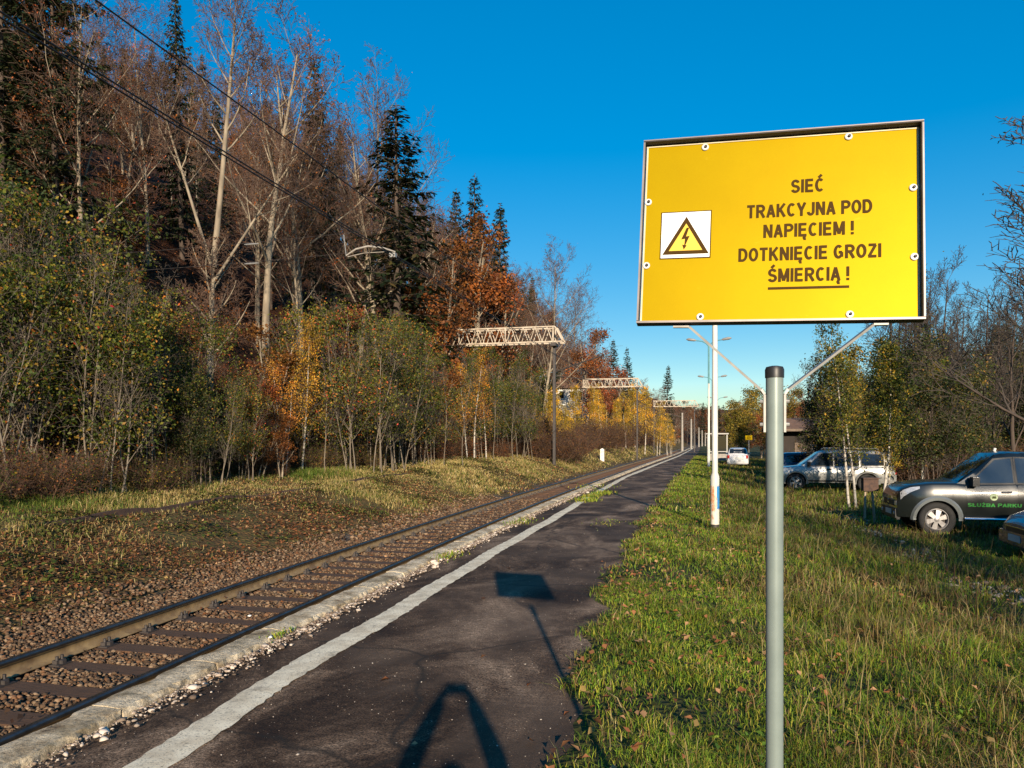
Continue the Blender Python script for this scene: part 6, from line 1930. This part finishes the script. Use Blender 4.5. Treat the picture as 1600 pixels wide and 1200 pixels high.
# between the rails (few) and on the right verge
n = 1500
y = rs_.uniform(3, 30, n); x = track_c(y) + rs_.uniform(-1.2, 0.9, n)
k = (rs_.random(n) < np.clip(0.45 + 0.6 * vnoise(x, y, 1.4, 30), 0, 1)) & in_view(x, y)
V, T, C = leaf_litter(rs_, x[k], y[k], np.full(k.sum(), -0.475), 0.06, pal(rs_, k.sum(), LEAF, LW), 0.05)
Vs.append(V); Ts.append(T + off); Cs.append(C); off += len(V)
n = 13000
y = 1.3 + 22 * rs_.random(n) ** 1.5; x = rs_.uniform(-1.2, 5, n)
e = x - edge_x(y)
k = (e > 0.0) & (rs_.random(n) < np.interp(e, [0, 0.4, 1.2, 3, 5], [0.9, 0.75, 0.5, 0.25, 0.2]) * np.clip(0.6 + 0.7 * vnoise(x, y, 1.0, 40), 0, 1)) & in_view(x, y)
V, T, C = leaf_litter(rs_, x[k], y[k], gz(x[k], y[k]) + 0.04 + 0.035 * rs_.random(k.sum()), 0.055, pal(rs_, k.sum(), LEAF, [3, 5, 2, 4, 1, 2]), 0.03)
Vs.append(V); Ts.append(T + off); Cs.append(C); off += len(V)
# a few on the asphalt
pts = np.array([(-1.12, 5.05), (-0.78, 4.55), (-1.6, 5.6), (-2.2, 7.7), (-3.25, 4.6), (-1.5, 3.9), (-0.9, 4.1), (-2.1, 4.9), (-2.4, 9.6), (-1.3, 10.4)])
V, T, C = leaf_litter(rs_, pts[:, 0], pts[:, 1], np.full(len(pts), 0.01), 0.055, pal(rs_, len(pts), LEAF[:4]), 0.012)
Vs.append(V); Ts.append(T + off); Cs.append(C); off += len(V)
tag(link('fallen_leaves', mesh_np('fallen_leaves', np.concatenate(Vs), [np.concatenate(Ts)], [M['litter']], tint=np.concatenate(Cs))), kind='stuff')

# low leafy weeds on the bank
n = 60000
y = 5 + 40 * rs_.random(n) ** 1.2; d = rs_.uniform(-12.5, -4.0, n); x = cx(y) + d
f = vnoise(x, y, 1.3, 51) + 0.5 * vnoise(x, y, 0.5, 52)
k = (f > 0.25) & in_view(x, y)
V, T, C = leaf_litter(rs_, x[k], y[k], gz(x[k], y[k]) + rs_.random(k.sum()) * 0.16 * np.clip(f[k], 0.3, 1), 0.075, pal(rs_, k.sum(), [(0.035, 0.055, 0.012), (0.07, 0.095, 0.018), (0.13, 0.13, 0.025), (0.05, 0.03, 0.015), (0.10, 0.06, 0.02)]), 0.02)
tag(link('bank_weeds', mesh_np('bank_weeds', V, [T], [M['litter']], tint=C)), kind='stuff')

# broad leaved weeds and dead brown herbs in the verge
n = 40000
y = 1.6 + 24 * rs_.random(n) ** 1.5; x = rs_.uniform(-0.9, 7, n)
f = vnoise(x, y, 2.9, 81) + 0.5 * vnoise(x, y, 1.1, 82)
e = x - edge_x(y)
k = (f > 0.5) & (e > 0.12) & in_view(x, y)
x, y, f = x[k], y[k], f[k]
br_ = vnoise(x, y, 0.9, 83) + np.interp(x - edge_x(y), [0.3, 2.5], [-0.5, 0.25]) > 0.1
cw = np.where(br_[:, None], pal(rs_, len(x), [(0.10, 0.05, 0.022), (0.06, 0.03, 0.016), (0.16, 0.08, 0.03)]), pal(rs_, len(x), [(0.10, 0.18, 0.02), (0.06, 0.12, 0.016), (0.18, 0.24, 0.03)]))
V, T, C = leaf_litter(rs_, x, y, gz(x, y) + rs_.random(len(x)) * 0.09 * np.clip(f, 0.4, 1.2), 0.04, cw, 0.02)
tag(link('verge_weeds', mesh_np('verge_weeds', V, [T], [M['litter']], tint=C)), kind='stuff')

# ballast and crumbled edging
_t = (1 + 5 ** 0.5) / 2
ICO = np.array([(-1, _t, 0), (1, _t, 0), (-1, -_t, 0), (1, -_t, 0), (0, -1, _t), (0, 1, _t), (0, -1, -_t), (0, 1, -_t), (_t, 0, -1), (_t, 0, 1), (-_t, 0, -1), (-_t, 0, 1)]) / 1.9
ICF = np.array([(0, 11, 5), (0, 5, 1), (0, 1, 7), (0, 7, 10), (0, 10, 11), (1, 5, 9), (5, 11, 4), (11, 10, 2), (10, 7, 6), (7, 1, 8), (3, 9, 4), (3, 4, 2), (3, 2, 6), (3, 6, 8), (3, 8, 9), (4, 9, 5), (2, 4, 11), (6, 2, 10), (8, 6, 7), (9, 8, 1)])
def stones(name, x, y, z, r, cols, flat=0.75):
    n = len(x)
    V = ICO[None] * rs_.uniform(0.5, 1.35, (n, 12, 1)) * r[:, None, None]
    V = V * np.stack([rs_.uniform(0.8, 1.3, n), rs_.uniform(0.7, 1.1, n), np.full(n, flat)], 1)[:, None, :]
    a = rs_.uniform(0, 6.28, n); ca, sa = np.cos(a)[:, None], np.sin(a)[:, None]
    X = V[..., 0] * ca - V[..., 1] * sa; Y = V[..., 0] * sa + V[..., 1] * ca
    V = np.stack([X + x[:, None], Y + y[:, None], V[..., 2] + z[:, None]], -1).reshape(-1, 3)
    F = (np.arange(n)[:, None, None] * 12 + ICF[None]).reshape(-1, 3)
    me = mesh_np(name, V, [F], [M['stone']], tint=np.repeat(cols, 12, 0))
    return tag(link(name, me), kind='stuff')
sx, sy, sr = [], [], []
for (y0, y1, n, r) in [(2.6, 8, 32000, 0.0205), (8, 15, 22000, 0.026), (15, 28, 11000, 0.040)]:
    y = rs_.uniform(y0, y1, n); d = rs_.uniform(-3.9, -0.03, n); x = cx(y) + d
    k = in_view(x, y) & (rs_.random(n) < np.interp(d, [-3.9, -3.3, -3.0, 0], [0.12, 0.7, 1, 1]))
    # off the sleepers
    ph_ = np.abs(((y + 1.6 + 0.32) % 0.64) - 0.32)
    rel = x - track_c(y)
    k &= ~((ph_ < 0.125) & (np.abs(rel) < 1.22)) 
    k &= (np.abs(np.abs(rel) - 0.75) > 0.07)
    sx.append(x[k]); sy.append(y[k]); sr.append(r * rs_.uniform(0.6, 1.35, k.sum()))
x = np.concatenate(sx); y = np.concatenate(sy); r = np.concatenate(sr)
z = gz(x, y) + 0.012 + rs_.uniform(-0.012, 0.022, len(x))
stones('ballast', x, y, z, r, pal(rs_, len(x), [(0.095, 0.060, 0.036), (0.15, 0.098, 0.058), (0.058, 0.038, 0.025), (0.21, 0.145, 0.09), (0.15, 0.080, 0.042)]))
# crumbled white grit behind the edging slabs
n = 13000
y = 2.8 + 26 * rs_.random(n) ** 1.3; x = cx(y) + 0.30 + np.abs(rs_.normal(0, 0.10, n)) + 0.05 * vnoise(x=np.zeros(n), y=y, s=1.2, seed=3) if False else cx(y) + 0.30 + np.abs(rs_.normal(0, 0.10, n))
k = in_view(x, y) & (rs_.random(n) < np.clip(0.6 + 0.55 * vnoise(x * 0, y, 0.9, 61), 0.06, 1))
x, y = x[k], y[k]
stones('crumbled_edging', x, y, np.interp(x - cx(y), [0.29, 0.35, 0.5], [-0.03, -0.012, 0.004]) + rs_.uniform(0, 0.006, len(x)), rs_.gamma(1.4, 0.0042, len(x)) * np.interp(y, [3, 28], [1, 2.2]) + 0.002, pal(rs_, len(x), [(0.34, 0.27, 0.21), (0.22, 0.165, 0.12), (0.52, 0.44, 0.36), (0.13, 0.095, 0.07)]), 0.6)
# pale grit over the asphalt
n = 3600
y = 2.8 + 12 * rs_.random(n) ** 1.6; x = rs_.uniform(-3.3, -0.7, n)
k = (x < edge_x(y)) & in_view(x, y); x, y = x[k], y[k]
stones('asphalt_grit', x, y, np.full(len(x), 0.002), rs_.gamma(1.3, 0.0012, len(x)) + 0.0008, pal(rs_, len(x), [(0.28, 0.23, 0.19), (0.18, 0.14, 0.11), (0.42, 0.37, 0.32)]), 0.6)
# stony strip before the pickup
n = 1500
y = rs_.uniform(8.5, 24, n); x = 3.6 - 0.35 * vnoise(y * 0 + 3.6, y, 1.1, 8) + rs_.normal(0, 0.28, n)
k = in_view(x, y) & (rs_.random(n) < np.clip(0.4 + 0.8 * vnoise(x, y, 1.7, 91), 0, 1)); x, y = x[k], y[k]
stones('stony_strip', x, y, gz(x, y) + 0.01, rs_.gamma(2, 0.012, len(x)) + 0.01, pal(rs_, len(x), [(0.22, 0.175, 0.13), (0.34, 0.29, 0.23), (0.13, 0.095, 0.07)]), 0.55)
# single pale stones
for (px, yy_, zz_, rr_, lb) in [(391, 964, -0.47, 0.032, 'white stone lying between the sleepers'), (423, 998, 0.0, 0.03, 'white stone in the grit behind the edging slabs'), (1277, 1162, -0.02, 0.012, 'small bluish white pebble in the grass by the sign pole')]:
    D = 1200 * (CAM_Z - zz_) / (yy_ - 690)
    x0, y0 = at(px, D)
    o = stones('white_stone', np.array([x0]), np.array([y0]), np.array([zz_ + rr_ * 0.5]), np.array([rr_]), np.array([(0.72, 0.70, 0.66)]), 0.6)
    del o['kind']
    tag(o, lb, 'stone')

# ------------------------------------------------------------------ the photographer, whose shadow falls on the platform
M['jacket'] = mat('dark_jacket_cloth', (0.03, 0.032, 0.04), (0.02, 0.022, 0.028), 0.9, 0, 20)
M['skin'] = mat('skin', (0.55, 0.36, 0.27), (0.50, 0.32, 0.24), 0.55, 0, 12)
fx, fy = -SN, CS            # viewing direction
def pw(r_, f_, z):          # right, forward, up in the person's own frame
    return (r_ * CS + f_ * fx, r_ * SN + f_ * fy, z)
S0 = 0.90
J = {}
J['pelvis'] = (pw(0.0, -0.50, 0.70), 0.135); J['belly'] = (pw(0, -0.49, 0.84), 0.13); J['chest'] = (pw(0, -0.46, 1.02), 0.145); J['neck'] = (pw(0, -0.44, 1.15), 0.055); J['chin'] = (pw(0, -0.42, 1.20), 0.07); J['head'] = (pw(0, -0.42, 1.27), 0.09); J['crown'] = (pw(0, -0.43, 1.335), 0.065)
edges = [('pelvis', 'belly'), ('belly', 'chest'), ('chest', 'neck'), ('neck', 'chin'), ('chin', 'head'), ('head', 'crown')]
for sd, nm in ((-1, 'l'), (1, 'r')):
    J['sh' + nm] = (pw(sd * 0.17, -0.45, 1.12), 0.062); J['el' + nm] = (pw(sd * 0.245, -0.27, 1.245), 0.068); J['wr' + nm] = (pw(sd * 0.115, -0.125, 1.49), 0.050); J['pa' + nm] = (pw(sd * 0.095, -0.10, 1.545), 0.042)
    J['hip' + nm] = (pw(sd * 0.10, -0.50, 0.64), 0.095); J['kn' + nm] = (pw(sd * 0.15, -0.36, 0.37), 0.062); J['an' + nm] = (pw(sd * 0.16, -0.52, 0.075), 0.042); J['to' + nm] = (pw(sd * 0.18, -0.34, 0.035), 0.036)
    edges += [('chest', 'sh' + nm), ('sh' + nm, 'el' + nm), ('el' + nm, 'wr' + nm), ('wr' + nm, 'pa' + nm), ('pelvis', 'hip' + nm), ('hip' + nm, 'kn' + nm), ('kn' + nm, 'an' + nm), ('an' + nm, 'to' + nm)]
    for q, (dr, dz, L_) in enumerate([(-0.006, 0.02, 1.0), (0.010, 0.028, 1.05), (0.0, 0.012, 0.95), (-0.004, -0.006, 0.8), (0.0, -0.03, 0.7)]):
        a = pw(sd * 0.090, -0.10, 1.565 + dz * 0.8); b_ = pw(sd * (0.090 - 0.03), -0.088, 1.570 + dz); c_ = pw(sd * (0.090 - 0.055 * L_), -0.078, 1.572 + dz)
        J['f%d%s' % (q, nm)] = (a, 0.010); J['g%d%s' % (q, nm)] = (b_, 0.0085); J['h%d%s' % (q, nm)] = (c_, 0.007)
        edges += [('pa' + nm, 'f%d%s' % (q, nm)), ('f%d%s' % (q, nm), 'g%d%s' % (q, nm)), ('g%d%s' % (q, nm), 'h%d%s' % (q, nm))]
keys = list(J)
zp = gzf(*J['pelvis'][0][:2])
me = bpy.data.meshes.new('body')
me.from_pydata([J[k][0] for k in keys], [(keys.index(a), keys.index(b)) for a, b in edges], [])
me.materials.append(M['jacket'])
person = thing('person', 'person with bent knees in dark clothes holding a phone up in both hands', 'person')
bo = link('body', me, person)
sk = bo.modifiers.new('skin', 'SKIN')
for i, k in enumerate(keys):
    me.skin_vertices[0].data[i].radius = (J[k][1], J[k][1])
me.skin_vertices[0].data[0].use_root = True
bo.modifiers.new('sub', 'SUBSURF').levels = 1
bo.modifiers['sub'].render_levels = 1
ph_o = MB().box((0, 0, 0), (0.155, 0.009, 0.075)).build('smartphone', M['black_plastic'], None, pw(0.0, -0.075, 1.585), (0, 0, PSI))
tag(ph_o, 'black smartphone held up in both hands behind the viewpoint', 'phone')
